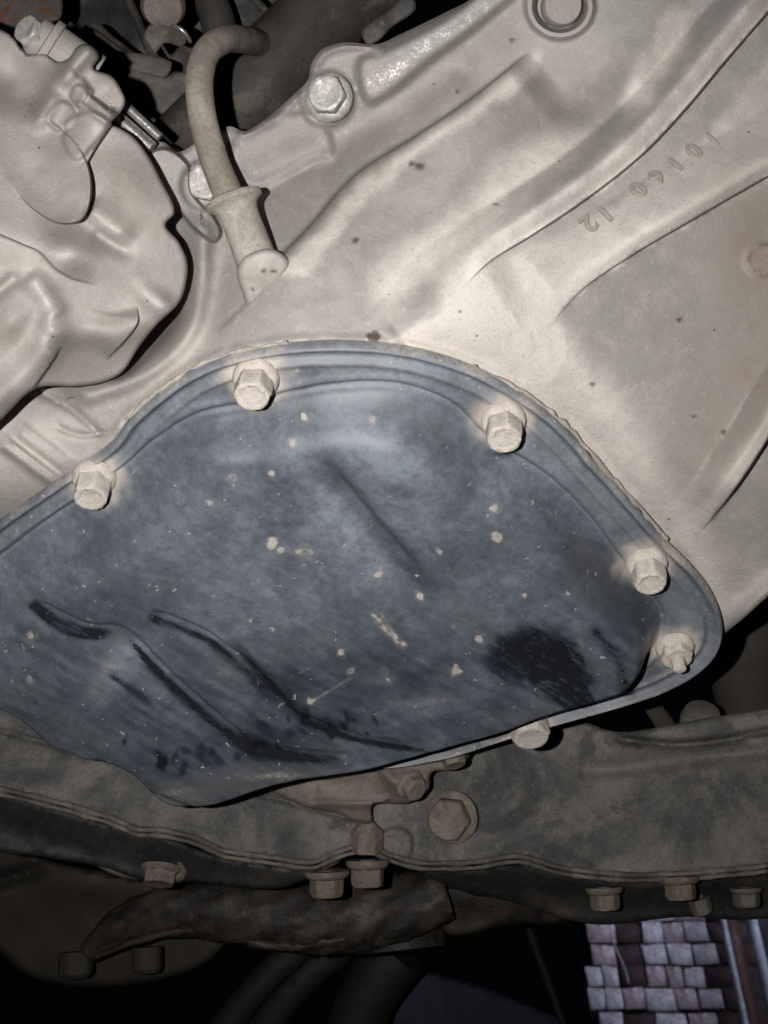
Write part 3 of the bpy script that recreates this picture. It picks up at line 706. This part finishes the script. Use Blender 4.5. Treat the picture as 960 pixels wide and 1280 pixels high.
for k, b in enumerate(PAN_BOLTS):
    tilt = np.array([random.uniform(-.05, .05), random.uniform(-.05, .05), -1.0])
    bolt(pan, PZ(*b) + dn * .6, tilt, 5.15, 8.4, 7.0, 2.0, M['dust_bolt'], random.uniform(0, 1), jit=.12)
bolt(pan, PZ(*NUT) + dn * .6, dn, 5.2, 4.5, 7.0, 1.8, M['dust_bolt'], .4, stud=5.0, jit=.12)
bolt(pan, PZ(*LOWB) + dn * .4, dn + np.array([.06, 0, 0]), 6.6, 7.5, 7.6, 1.5, M['dust_bolt'], .25, jit=.08)

M['sealant'] = simple('sealant', (0.30, 0.27, 0.235), (0.40, 0.365, 0.32), 120, .7, .4)
for k0, k1 in ((5, 9), (12, 17)):                          # sealant squeezed out between pan and casing
    pts_ = spline(pan_out[k0:k1 + 1], 9)
    sweep('sealant_bead', [P(x + (x - 430) * .012 + random.uniform(-1.5, 1.5), y + (y - 700) * .012 + random.uniform(-1.5, 1.5), float(Dz(x, y)) + 1.2) for x, y in pts_], [random.uniform(.35, 1.1) for _ in pts_], M['sealant'], pan, 8, 1.5)

# ------------------------------------------------------------------ lumpy housing at the upper left
LH = [(-150, -10), (-30, 22), (0, 36), (14, 44), (24, 57), (34, 67), (55, 67), (72, 77), (85, 73), (97, 58), (108, 55), (120, 61), (124, 72), (117, 85), (140, 95), (152, 112), (157, 127), (151, 140), (139, 154), (150, 160), (166, 170), (186, 195), (203, 228),
      (217, 256), (218, 267), (207, 281), (224, 303), (234, 327), (233, 352), (224, 378), (196, 406), (175, 432), (152, 466), (128, 478), (98, 483), (44, 486), (0, 526), (-30, 548), (-150, 560), (-160, 300)]
lhT = TPS([(100, 300, 371), (228, 330, 381), (160, 455, 392), (0, 200, 362), (60, 100, 374), (150, 120, 377), (0, 480, 372), (60, 440, 374), (110, 470, 394), (40, 478, 382), (180, 240, 377), (200, 290, 377), (0, 50, 378), (110, 70, 374), (170, 185, 380),
           (-30, 540, 378), (-30, 350, 362), (-150, 540, 385), (-150, 300, 372), (-150, 50, 385), (120, 410, 377), (20, 330, 366)], 40)
def lh_d(X, Y):
    d = lhT(X, Y)
    # upper block steps down towards the lower body along its right-hand edge
    d += ridge(X, Y, [(102, 224), (106, 208), (113, 194), (124, 176), (137, 157), (150, 141)], -8, 34, 1.0, flatl=10, taper=(.15, .1))
    # round cap, proud on its right
    d = overlay(X, Y, d, [(106, 198), (113, 222), (113, 248), (108, 266), (98, 277), (74, 279), (45, 264), (20, 240), (-5, 208), (-20, 170), (0, 140), (50, 146), (86, 170)], ((105, 240, 357.5), (20, 240, 364.0), (50, 165, 369)), 1.1)
    d += ridge(X, Y, [(72, 284), (45, 268), (20, 245), (-4, 216), (-25, 190)], -3, 30, 20, taper=(.3, 0))
    d += bump(X, Y, (20, 98), 42, 9, 32, 30) + bump(X, Y, (75, 112), 12, 4)
    d += ridge(X, Y, [(38, 170), (62, 128), (88, 88), (108, 66)], -7, 14, 12, taper=(.25, 0))
    d += ridge(X, Y, [(104, 104), (118, 120), (140, 140)], -4, 4, 22) + bump(X, Y, (132, 108), 16, -2.5)
    d += plate(X, Y, [(58, 148), (80, 126), (94, 142), (74, 164)], -3, 4) + plate(X, Y, [(94, 106), (108, 110), (108, 122), (98, 132), (88, 122)], -2.5, 3.5)
    d += ridge(X, Y, [(117, 119), (136, 134)], 5, 3.0) + ridge(X, Y, [(100, 131), (134, 152)], -3, 5)
    d += plate(X, Y, [(86, 152), (112, 140), (134, 154), (112, 186), (96, 200), (80, 178)], -3, 4.5)
    # lower lobes
    d += ridge(X, Y, [(108, 258), (135, 280), (170, 304)], -5, 20, 13, taper=(.15, .35)) + bump(X, Y, (92, 312), 34, -7, 24) + bump(X, Y, (128, 328), 50, -4.5, 18, 14)
    d += ridge(X, Y, [(112, 288), (140, 304), (172, 322)], 2.6, 8, taper=(.2, .3))
    d += ridge(X, Y, [(-30, 282), (2, 293), (30, 305), (50, 314), (70, 335), (90, 347), (124, 356)], -8, 34, 1.2, taper=(0, .35))
    d += ridge(X, Y, [(34, 340), (58, 372), (76, 402)], -5, 15, 15, taper=(.2, .2)) + bump(X, Y, (192, 374), 30, -4.5, 14, 35)
    d += ridge(X, Y, [(130, 452), (160, 420), (172, 401), (170, 380)], -6, 34, 1.0, taper=(.35, .25))
    d += ridge(X, Y, [(-24, 524), (36, 456), (66, 418)], -6, 20, 20) + ridge(X, Y, [(40, 486), (60, 458), (78, 430)], -6, 24, 1.0, taper=(0, .3))
    d += ridge(X, Y, [(16, 350), (-20, 378)], 4, 9) + bump(X, Y, (18, 398), 34, -5, 20, -45)
    d += ridge(X, Y, [(66, 408), (120, 415), (165, 410), (205, 388)], -4.5, 20, 20)
    d += bump(X, Y, (170, 250), 44, -4, 56, -30)
    d += .18 * vnoise(X, Y, 24, 71) + .09 * vnoise(X, Y, 9, 72)
    return d
def lh_bare(X, Y):
    a = bump(X, Y, (45, 352), 14, .9, 9, 50) + bump(X, Y, (64, 385), 16, 1., 8, 60) + bump(X, Y, (140, 288), 30, .9, 8, 38) + bump(X, Y, (92, 312), 15, .8) + bump(X, Y, (192, 374), 14, .9, 7, 35)
    a += bump(X, Y, (35, 118), 20, .6, 10) + bump(X, Y, (72, 148), 12, .8) + bump(X, Y, (30, 440), 12, .6, 50, 35) + bump(X, Y, (120, 145), 12, .7) + bump(X, Y, (128, 338), 26, .6, 7, 15) + bump(X, Y, (60, 418), 12, .7, 8)
    return np.clip(a, 0, 1)
house = thing('actuator_housing', 'lumpy grey cast housing with a round cap beside the hose', 'housing', P(80, 280, 375))
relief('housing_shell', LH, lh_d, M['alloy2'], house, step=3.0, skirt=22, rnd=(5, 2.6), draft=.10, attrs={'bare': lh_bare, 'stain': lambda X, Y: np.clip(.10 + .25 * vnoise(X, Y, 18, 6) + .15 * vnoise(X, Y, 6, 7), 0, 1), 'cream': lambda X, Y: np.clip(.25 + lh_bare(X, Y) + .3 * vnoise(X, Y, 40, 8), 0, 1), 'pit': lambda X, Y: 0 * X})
lathe('fitting', P(66, 62, 386), camvec(-.8, .5, .35), [(-14, 7.5), (0, 7.5), (0.4, 8.4), (2.6, 8.4), (3, 6.4), (6, 6.4)], M['alloy2'], house)
bolt(house, P(47, 48, 383), camvec(-.45, .25, .85), 4.2, 4.5, 5.4, 1.2, M['silver'], .5)
# two bright rods behind the housing
for a, b, r, lab in (((146, 148), (190, 186), 2.4, 'thicker bright steel rod running from behind the housing, nearer its edge'), ((158, 134), (200, 172), 1.5, 'thinner bright steel rod lying alongside the thicker one, farther from the housing')):
    tag(sweep('linkage_rod', [P(a[0] - 8, a[1] - 8, 398), P(*b, 399)], r, M['bright_rod'], None, segs=20), lab, 'rod', 'bright rods behind the housing')

# ------------------------------------------------------------------ breather hose
hose = thing('breather_hose', 'beige dusty rubber hose with flanged sleeve bent over the black tube', 'hose', P(325, 330, 388))
sweep('hose_tube', [P(400, 130, 560), P(372, 86, 530), P(338, 62, 480), P(306, 50, 432), P(276, 51, 406), P(256, 70, 395), P(249, 105, 389), P(254, 150, 387), P(268, 200, 387), P(286, 245, 386), P(296, 268, 386)],
      [4.6, 4.6, 4.6, 4.5, 4.4, 4.3, 4.3, 4.3, 4.4, 4.6, 4.7], M['hose'], hose, segs=28, step=1.5, wob=.006)
ax = P(328, 345, 386) - P(292, 250, 385); ax /= np.linalg.norm(ax)
L_ = np.linalg.norm(P(328, 345, 386) - P(292, 250, 385))
M['sleeve'] = simple('dusty_sleeve', (0.27, 0.24, 0.205), (0.36, 0.325, 0.285), 110, .8, .25, spec=.2)
lathe('sleeve', P(292, 250, 385), ax, [(-1.0, 4.6), (-1.2, 7.6), (-.8, 8.6), (.2, 9.0), (.9, 8.8), (1.6, 7.6), (2.8, 6.4), (4.4, 6.0), (7, 5.9), (L_ * .6, 6.1), (L_ * .85, 6.3)], M['sleeve'], hose, segs=44, jit=.05)

# ------------------------------------------------------------------ dark things behind, upper left
tube = thing('black_tube', 'thick black tube with dust specks crossing behind the beige hose', 'tube', P(360, 90, 470))
sweep('tube_body', [P(500, -60, 470), P(428, -2, 470), P(345, 80, 470), P(262, 162, 472), P(215, 208, 474)], [15.5, 15.5, 15.5, 15.5, 15.5], M['tube'], tube, segs=40, step=5)
def flat_d(ctrl): 
    T = TPS(ctrl, 20); return lambda X, Y: T(X, Y)
o = relief('rusty_bracket', [(-30, -30), (72, -30), (78, 0), (76, 22), (60, 36), (30, 36), (0, 33), (-30, 34)], flat_d([(0, 0, 470), (70, 0, 474), (0, 40, 466), (70, 40, 470)]), M['rusty'], None, 5, 14, (5, 2), rough=.5)
tag(o, 'grey steel plate with rust patches in the top left corner', 'bracket')
def back_d(X, Y): return 560 + 12 * np.sin((X + Y) / 60) + 4 * vnoise(X, Y, 25, 81)
o = relief('engine_undertray', [(60, -40), (420, -40), (420, 60), (330, 130), (260, 240), (160, 230), (90, 120), (60, 40)], back_d, M['dark'], None, 7, 10, (6, 2))
tag(o, 'dark grimy sheet tray behind the hose and black tube', 'tray')
o = relief('grey_bracket', [(112, 28), (124, 30), (140, 44), (176, 70), (208, 88), (236, 92), (246, 110), (250, 190), (236, 214), (196, 178), (168, 140), (138, 84), (114, 60)],
           lambda X, Y: 500 + .06 * (Y - 100) + ridge(X, Y, [(120, 40), (150, 62), (208, 90)], -6, 3, 8) + bump(X, Y, (200, 140), 30, -5), M['grime'], None, 4, 10, (5, 2), rough=.5)
tag(o, 'curved grey bracket plate in shadow between the housing and the hose', 'bracket')
o = relief('steel_strap', [(132, 74), (142, 66), (214, 78), (208, 96), (172, 90)], lambda X, Y: 488 + 0 * X, M['grime'], None, 4, 3, (3, 1))
tag(o, 'thin grey strap above the curved bracket', 'strap')
clip = thing('sensor_clip', 'small pale sensor with bent wire clip left of the hose top', 'sensor', P(205, 25, 470))
relief('clip_body', [(184, 34), (196, 26), (222, 30), (236, 42), (228, 58), (206, 54), (194, 66), (186, 56), (180, 46)], lambda X, Y: 468 + .1 * (X - 200) + bump(X, Y, (205, 40), 12, -4), M['lip'], clip, 3, 8, (3, 1), rough=.4)
lathe('sensor_cap', P(204, 6, 466), camvec(.1, -.6, .7), [(-6, 7), (0, 8.2), (2, 8.2), (4.5, 6.8), (5, 3)], M['mount'], clip, segs=32)
sweep('wire', [P(214, 33, 460), P(224, 35, 458), P(232, 42, 459), P(238, 52, 462)], .8, M['bright_rod'], clip, segs=8, step=1)
o = sweep('black_hose', [P(240, -40, 520), P(262, 0, 515), P(275, 40, 515), P(268, 90, 520), P(240, 140, 525)], 7, M['tube'], None, 18, 4)
tag(o, 'narrow black hose hanging behind the beige hose', 'hose')
o = relief('dark_bracket', [(452, 40), (466, 24), (486, 12), (510, -10), (520, 10), (490, 34), (474, 50), (460, 56)], lambda X, Y: 440 + 0 * X + bump(X, Y, (478, 28), 8, -4), M['dark'], None, 4, 8, (3, 1))
tag(o, 'small black bracket between the black tube and the casing edge', 'bracket')

con = thing('wire_connector', 'black plastic wire connector behind the bolt of the cast housing', 'connector', P(100, 50, 486))
u_, v_, w_ = camvec(.8, -.6, .1), camvec(.55, .8, .1), camvec(0, 0, 1)
boxm('connector_body', P(100, 52, 486), (u_, v_, w_), (13, 7, 8), M['tube'], con, bev=.8)
boxm('latch', P(96, 47, 480), (u_, v_, w_), (6, 2.4, 2), M['dark'], con, bev=.4)
sweep('lead', [P(106, 56, 484), P(122, 66, 484), P(138, 82, 488), P(146, 104, 494)], 1.4, M['tube'], con, 10, 2)
for pts, lab in (([(150, -20), (170, 20), (186, 60), (214, 96), (240, 130)], 'thin black cable running down beside the pale sensor'), ([(300, -20), (330, 12), (352, 30), (390, 20), (430, -20)], 'thin black cable looping above the thick black tube')):
    o = sweep('cable', [P(x, y, 505 + 4 * math.sin(x)) for x, y in pts], 1.8, M['tube'], None, 10, 3); tag(o, lab, 'cable')

# ------------------------------------------------------------------ subframe beam below the pan
seam = [(-200, 940), (-30, 978), (0, 986), (60, 1000), (130, 1020), (172, 1036), (205, 1038), (240, 1046), (280, 1063), (330, 1071), (395, 1077), (432, 1061), (462, 1058), (510, 1076), (600, 1077), (650, 1070), (700, 1084), (770, 1093), (850, 1092), (990, 1078), (1180, 1050)]
bmT = TPS([(0, 930, 518), (200, 960, 522), (450, 960, 546), (700, 930, 560), (950, 920, 560), (0, 985, 512), (200, 1036, 520), (430, 1060, 536), (600, 1074, 544), (800, 1090, 545), (990, 1078, 540), (1180, 950, 545), (-200, 880, 512), (600, 1000, 548), (800, 1000, 552)], 40)
def beam_d(X, Y):
    d = bmT(X, Y)
    d += ridge(X, Y, [(690, 962), (760, 962), (850, 950), (990, 935)], -5, 14, 10, taper=(.25, 0))
    d += ridge(X, Y, [(770, 922), (840, 930), (900, 925), (990, 908)], 7, 5, 5) - 0
    d += ridge(X, Y, [(-30, 905), (100, 940), (330, 995), (465, 1030)], 2.5, 4) 
    d += plate(X, Y, [(478, 1040), (505, 1036), (514, 1046), (512, 1070), (480, 1072)], -2.5, 3)
    d += plate(X, Y, [(740, 880), (990, 870), (990, 914), (900, 926), (840, 930), (775, 918)], -6, 5)
    d += .9 * vnoise(X, Y, 42, 91) + .5 * vnoise(X, Y, 14, 92) + .3 * vnoise(X, Y, 6, 93)
    return d
beam = thing('subframe_beam', 'dusty black pressed steel subframe beam across the picture below the oil pan', 'beam', P(480, 1040, 550))
relief('beam_face', [(-200, 815), (-30, 860), (100, 890), (300, 930), (500, 900), (660, 872), (700, 890), (738, 905), (772, 915), (830, 908), (875, 899), (930, 890), (990, 880), (1180, 845)] + seam[::-1], beam_d, M['beam'], beam, step=4.5, skirt=40, rnd=(5, 2))
seamj = [(x, y + random.uniform(-.7, .7)) for x, y in spline(seam, 22)]; seam_src = seam; seam = seamj
sw = [P(x, y, float(bmT(np.array([x]), np.array([y]))[0]) - 2) for x, y in seam]
sw2 = [P(x, y + 7, float(bmT(np.array([x]), np.array([y]))[0]) - 1.5) for x, y in seam]
sweep('seam_lip', sw, 1.1, M['lip'], beam, 10, 2, wob=.12); sweep('seam_lip', sw2, .95, M['lip'], beam, 10, 2, wob=.12)
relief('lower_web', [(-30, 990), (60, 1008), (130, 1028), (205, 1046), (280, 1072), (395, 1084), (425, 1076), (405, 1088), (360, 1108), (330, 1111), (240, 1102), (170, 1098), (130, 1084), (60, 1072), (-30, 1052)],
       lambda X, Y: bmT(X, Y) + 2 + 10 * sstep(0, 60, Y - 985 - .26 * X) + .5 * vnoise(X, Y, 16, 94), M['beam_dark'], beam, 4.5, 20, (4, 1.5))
sweep('edge_lip', [P(-30, 1042, 522), P(0, 1048, 522), P(60, 1064, 525), P(125, 1078, 530)], [1.6, 1.6, 1.5, .9], M['lip'], beam, 10, 2, wob=.05)
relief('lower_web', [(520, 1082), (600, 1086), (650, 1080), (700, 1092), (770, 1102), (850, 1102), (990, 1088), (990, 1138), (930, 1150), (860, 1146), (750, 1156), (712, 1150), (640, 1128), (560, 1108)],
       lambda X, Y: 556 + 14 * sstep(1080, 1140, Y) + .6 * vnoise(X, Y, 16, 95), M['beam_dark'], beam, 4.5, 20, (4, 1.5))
bolt(beam, P(565, 1021, 544), camvec(-.30, .03, .95), 8.2, 7, 11.3, 1.8, M['beam_bolt'], .15, jit=.05, bevel=.95)
dnc = camvec(0, -.97, .22)
bolt(beam, P(408, 1089, 534), camvec(.02, -.97, .16), 6.3, 8.5, 9.6, 2.2, M['beam_bolt'], .52, jit=.04)
bolt(beam, P(459, 1076, 534), camvec(.02, -.97, .20), 6.3, 8.5, 9.0, 2.4, M['beam_bolt'], .2, jit=.04)
lathe('nut', P(459, 1062, 536), camvec(0, 1, .1), [(0, 6.2, 1), (8, 6.2, 1), (9, 5.6, .3), (11, 3.6), (12, 3)], M['beam_bolt'], beam, segs=48, rot=.5)
bolt(beam, P(755, 1110, 550), camvec(.05, -.95, .22), 5.6, 7.5, 8.0, 2.0, M['beam_bolt'], .52, jit=.04)
bolt(beam, P(849, 1097, 544), camvec(.05, -.95, .24), 5.8, 7.5, 8.6, 2.0, M['beam_bolt'], .45, jit=.04)
bolt(beam, P(872, 1120, 566), camvec(.3, -.93, .1), 4.2, 7, 4.6, 1.2, M['grime'], .3, washer=False, jit=.04)
bolt(beam, P(932, 1110, 556), camvec(.05, -.95, .18), 5.2, 6.5, 7.0, 1.6, M['grime'], .6, jit=.04)
relief('bolt_seat', [(122, 1082), (160, 1074), (205, 1070), (228, 1076), (236, 1090), (228, 1102), (180, 1100), (150, 1096)], lambda X, Y: 529 + .05 * (Y - 1085) - 1.5 * np.exp(-((np.hypot((X - 203) / 1.6, Y - 1086) - 15) / 3.5) ** 2), M['lip'], beam, 3, 10, (4, 2))
bolt(beam, P(201, 1085, 528), camvec(-.05, -.82, .5), 6.2, 5.5, 8.4, 1.5, M['beam_bolt'], .3, jit=.04)

# ------------------------------------------------------------------ engine mount below the pan
mtT = TPS([(350, 985, 530), (430, 1000, 528), (470, 1020, 530), (520, 990, 524), (500, 965, 522), (560, 950, 524), (400, 970, 530), (440, 1030, 532)], 20)
mount = thing('engine_mount', 'tan cast engine mount bracket tucked between oil pan and beam', 'mount', P(450, 990, 530))
relief('mount_body', [(335, 985), (350, 970), (420, 945), (480, 935), (540, 920), (590, 925), (590, 935), (580, 955), (572, 962), (540, 966), (536, 986), (526, 996), (510, 1004), (466, 1007), (464, 1028), (440, 1026), (425, 1018), (385, 1010), (358, 998)],
       lambda X, Y: mtT(X, Y) + bump(X, Y, (505, 975), 22, -6, 14) + ridge(X, Y, [(480, 965), (500, 985), (535, 985)], -4, 8) + ridge(X, Y, [(395, 1004), (440, 1005), (480, 1004)], -3, 5) + bump(X, Y, (430, 980), 26, 3, 12) + .5 * vnoise(X, Y, 13, 96),
       M['mount'], mount, 3.2, 25, (5, 3))

bolt(mount, P(512, 980, 519), camvec(.55, -.35, .75), 4.6, 4.5, 6.2, 1.2, M['mount'], .3, jit=.05)
bolt(mount, P(566, 945, 519), camvec(.2, -.8, .5), 4.2, 3.5, 5.6, 1.0, M['mount'], .3, jit=.05)

# ------------------------------------------------------------------ lower dark suspension parts
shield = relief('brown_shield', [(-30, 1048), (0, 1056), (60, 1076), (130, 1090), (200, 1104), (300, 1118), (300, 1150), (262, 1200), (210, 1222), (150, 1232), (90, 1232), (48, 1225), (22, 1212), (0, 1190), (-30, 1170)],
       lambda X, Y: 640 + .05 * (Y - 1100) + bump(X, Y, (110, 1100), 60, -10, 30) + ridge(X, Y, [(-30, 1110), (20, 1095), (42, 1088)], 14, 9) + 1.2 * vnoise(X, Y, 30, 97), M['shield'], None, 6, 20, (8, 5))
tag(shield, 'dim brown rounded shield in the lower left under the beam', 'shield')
arm = thing('control_arm', 'rust-flecked black tubular control arm below the beam bolts', 'control arm', P(350, 1140, 640))
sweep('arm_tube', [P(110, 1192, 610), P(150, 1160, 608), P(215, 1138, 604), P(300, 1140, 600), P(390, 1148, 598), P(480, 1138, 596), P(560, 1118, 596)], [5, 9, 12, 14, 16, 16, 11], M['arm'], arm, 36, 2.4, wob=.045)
sweep('weld_seam', [P(120, 1196, 598), P(200, 1168, 594), P(270, 1162, 592), P(340, 1182, 588), P(430, 1172, 584), P(540, 1146, 586)], [1, 1.8, 2, 2.2, 2.2, 1.2], M['arm'], arm, 10, 2, wob=.1)
relief('arm_plate', [(545, 1112), (578, 1104), (720, 1108), (712, 1148), (640, 1156), (560, 1168), (548, 1150)], lambda X, Y: 604 + .04 * (X - 600) + 6 * sstep(1120, 1160, Y) + .8 * vnoise(X, Y, 14, 98), M['arm'], arm, 5, 14, (6, 4))
lathe('bushing', P(500, 1180, 610), camvec(.1, -.92, .3), [(-8, 21), (0, 22), (2.4, 22), (3, 19), (3.4, 6)], M['arm'], arm, 40)
lathe('bushing', P(605, 1096, 598), camvec(0, -.75, .6), [(-4, 13), (0, 13.5), (4, 12.5), (6, 9), (6.5, 2)], M['arm'], arm, 36)
for x, y, r in ((95, 1206, 8), (184, 1200, 7)):
    lathe('stop_stud', P(x, y, 622), camvec(.05, -.9, .25), [(-6, r, .6), (4, r, .6), (6, r * .8), (6.5, r * .3)], M['shield'], arm, 30)
for k, (pts, r, lab) in enumerate((([(380, 1180), (330, 1225), (268, 1300)], 8, 'dim brown pipe nearest the shield at the bottom edge'), ([(430, 1180), (372, 1230), (318, 1300)], 9, 'dark middle pipe at the bottom edge between two others'),
                          ([(500, 1190), (462, 1240), (440, 1300)], 16, 'wide dark pipe at the bottom edge beside the blue-edged tray'))):
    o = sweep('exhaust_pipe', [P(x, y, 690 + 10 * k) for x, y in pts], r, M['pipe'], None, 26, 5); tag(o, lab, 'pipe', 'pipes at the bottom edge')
o = relief('bumper_undertray', [(455, 1205), (478, 1195), (530, 1212), (600, 1232), (700, 1272), (760, 1300), (420, 1300)], lambda X, Y: 760 + .25 * (X - 500), M['panel'], None, 6, 3, (9, 6))
tag(o, 'black tray with a bluish daylight edge at the bottom', 'tray')
o = sweep('thin_rod', [P(648, 1120, 800), P(668, 1180, 800), P(712, 1300, 800)], 2.6, M['pipe'], None, 12, 5); tag(o, 'thin dim rod hanging left of the brick wall', 'rod')

# dark gap to the right of the pan
o = sweep('brake_pipe', [P(1000, 690, 600), P(945, 770, 600), P(930, 820, 605), P(940, 880, 615), P(960, 940, 625)], [18, 16, 16, 17, 18], M['shield'], None, 28, 5); tag(o, 'brown curved pipe in the dark gap right of the pan', 'pipe')
o = relief('steel_strap', [(800, 872), (822, 878), (850, 920), (838, 950), (826, 920)], lambda X, Y: 620 + 0 * X, M['shield'], None, 5, 6, (3, 1)); tag(o, 'short brown strap in the dark gap below the pan corner', 'strap')
lathe_o = lathe('rubber_plug', P(876, 900, 566), camvec(0, .8, .5), [(-4, 9), (2, 9), (5, 7.5), (6, 3)], M['grime'], None, 30); tag(lathe_o, 'small rounded plug on the top edge of the beam', 'plug')

# ------------------------------------------------------------------ daylight brick wall beyond
WD = 3000.0
def wallpt(x, y):                                          # vertical wall facing the car
    r = FWD + (x - 480) / F_PX * RIGHT + (640 - y) / F_PX * UP
    yw = (P(820, 1220, WD) - CAM)[1]
    return CAM + r * yw / r[1]
M['mortar'] = simple('dark_mortar', (0.014, 0.009, 0.009), (0.026, 0.016, 0.016), 30, .9, .4)
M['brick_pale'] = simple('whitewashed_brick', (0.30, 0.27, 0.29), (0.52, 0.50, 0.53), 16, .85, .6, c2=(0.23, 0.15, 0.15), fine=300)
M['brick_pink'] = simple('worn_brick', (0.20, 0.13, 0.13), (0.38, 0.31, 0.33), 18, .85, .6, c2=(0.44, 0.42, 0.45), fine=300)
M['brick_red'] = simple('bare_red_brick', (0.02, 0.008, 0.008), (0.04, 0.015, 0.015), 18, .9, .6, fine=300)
a, b = wallpt(750, 1300), wallpt(1020, 1120)
wallT = thing('brick_wall', 'worn brick wall with flaking whitewash seen through the gap at the bottom right', 'wall', (a + b) / 2)
EX = np.eye(3)
boxm('mortar', (a + b) / 2 + np.array([0, 11, 0]), EX, (abs(b[0] - a[0]), 60, abs(b[2] - a[2]) + 200), M['mortar'], wallT, bev=0)
rr = random.Random(5)
z0 = wallpt(800, 1300)[2]; bh = 56.0
row = 0; zz = z0
while zz < wallpt(800, 1135)[2]:
    x = wallpt(732, 1220)[0] + rr.uniform(-10, 22)
    while x < wallpt(935, 1220)[0]:
        w = rr.choice([40, 50, 60, 72])
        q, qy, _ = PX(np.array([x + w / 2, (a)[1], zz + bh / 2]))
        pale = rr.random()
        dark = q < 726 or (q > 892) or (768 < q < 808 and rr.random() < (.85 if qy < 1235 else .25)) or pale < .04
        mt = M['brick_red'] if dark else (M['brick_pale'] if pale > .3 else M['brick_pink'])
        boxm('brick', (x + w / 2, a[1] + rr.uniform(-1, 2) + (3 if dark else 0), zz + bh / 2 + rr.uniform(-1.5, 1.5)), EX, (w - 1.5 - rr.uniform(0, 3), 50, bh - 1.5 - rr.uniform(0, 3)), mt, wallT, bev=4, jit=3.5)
        x += w
    zz += bh; row += 1
M['pole'] = simple('pale_pole', (0.30, 0.30, 0.34), (0.46, 0.46, 0.52), 20, .5, .2)
M['pole_red'] = simple('red_brown_post', (0.10, 0.045, 0.035), (0.16, 0.09, 0.08), 14, .7, .3)
for x, r, mt, lab, dd in ((896, 7, 'pole', 'thin pale metal post at the right end of the brick wall', 120), (908, 16, 'pole_red', 'dark red-brown post between two pale posts by the wall', 100), (928, 12, 'pole', 'thicker pale post nearest the bottom right corner', 140), (958, 9, 'pole', 'pale post at the right edge of the picture', 140)):
    p = wallpt(x, 1200) - np.array([0, dd, 0])
    o = sweep('metal_post', [p + np.array([0, 0, -260]), p + np.array([0, 0, 260])], r, M[mt], None, 20, 20); tag(o, lab, 'post')
p = wallpt(760, 1215)
o = sweep('wall_wire', [wallpt(757, 1160) - [0, 60, 0], wallpt(763, 1195) - [0, 62, 0], wallpt(776, 1225) - [0, 60, 0], wallpt(782, 1245) - [0, 58, 0]], 1.6, M['pole'], None, 8, 8); tag(o, 'thin pale wire hanging down the brick wall', 'wire')
# daylight falls on the wall from the open side, above and in front of it
so_.location = Vector((wallpt(840, 1220) + np.array([450, -480, 900])) / 1000)
tgt = Vector(wallpt(830, 1220) / 1000)
so_.rotation_euler = (tgt - so_.location).to_track_quat('-Z', 'Y').to_euler()
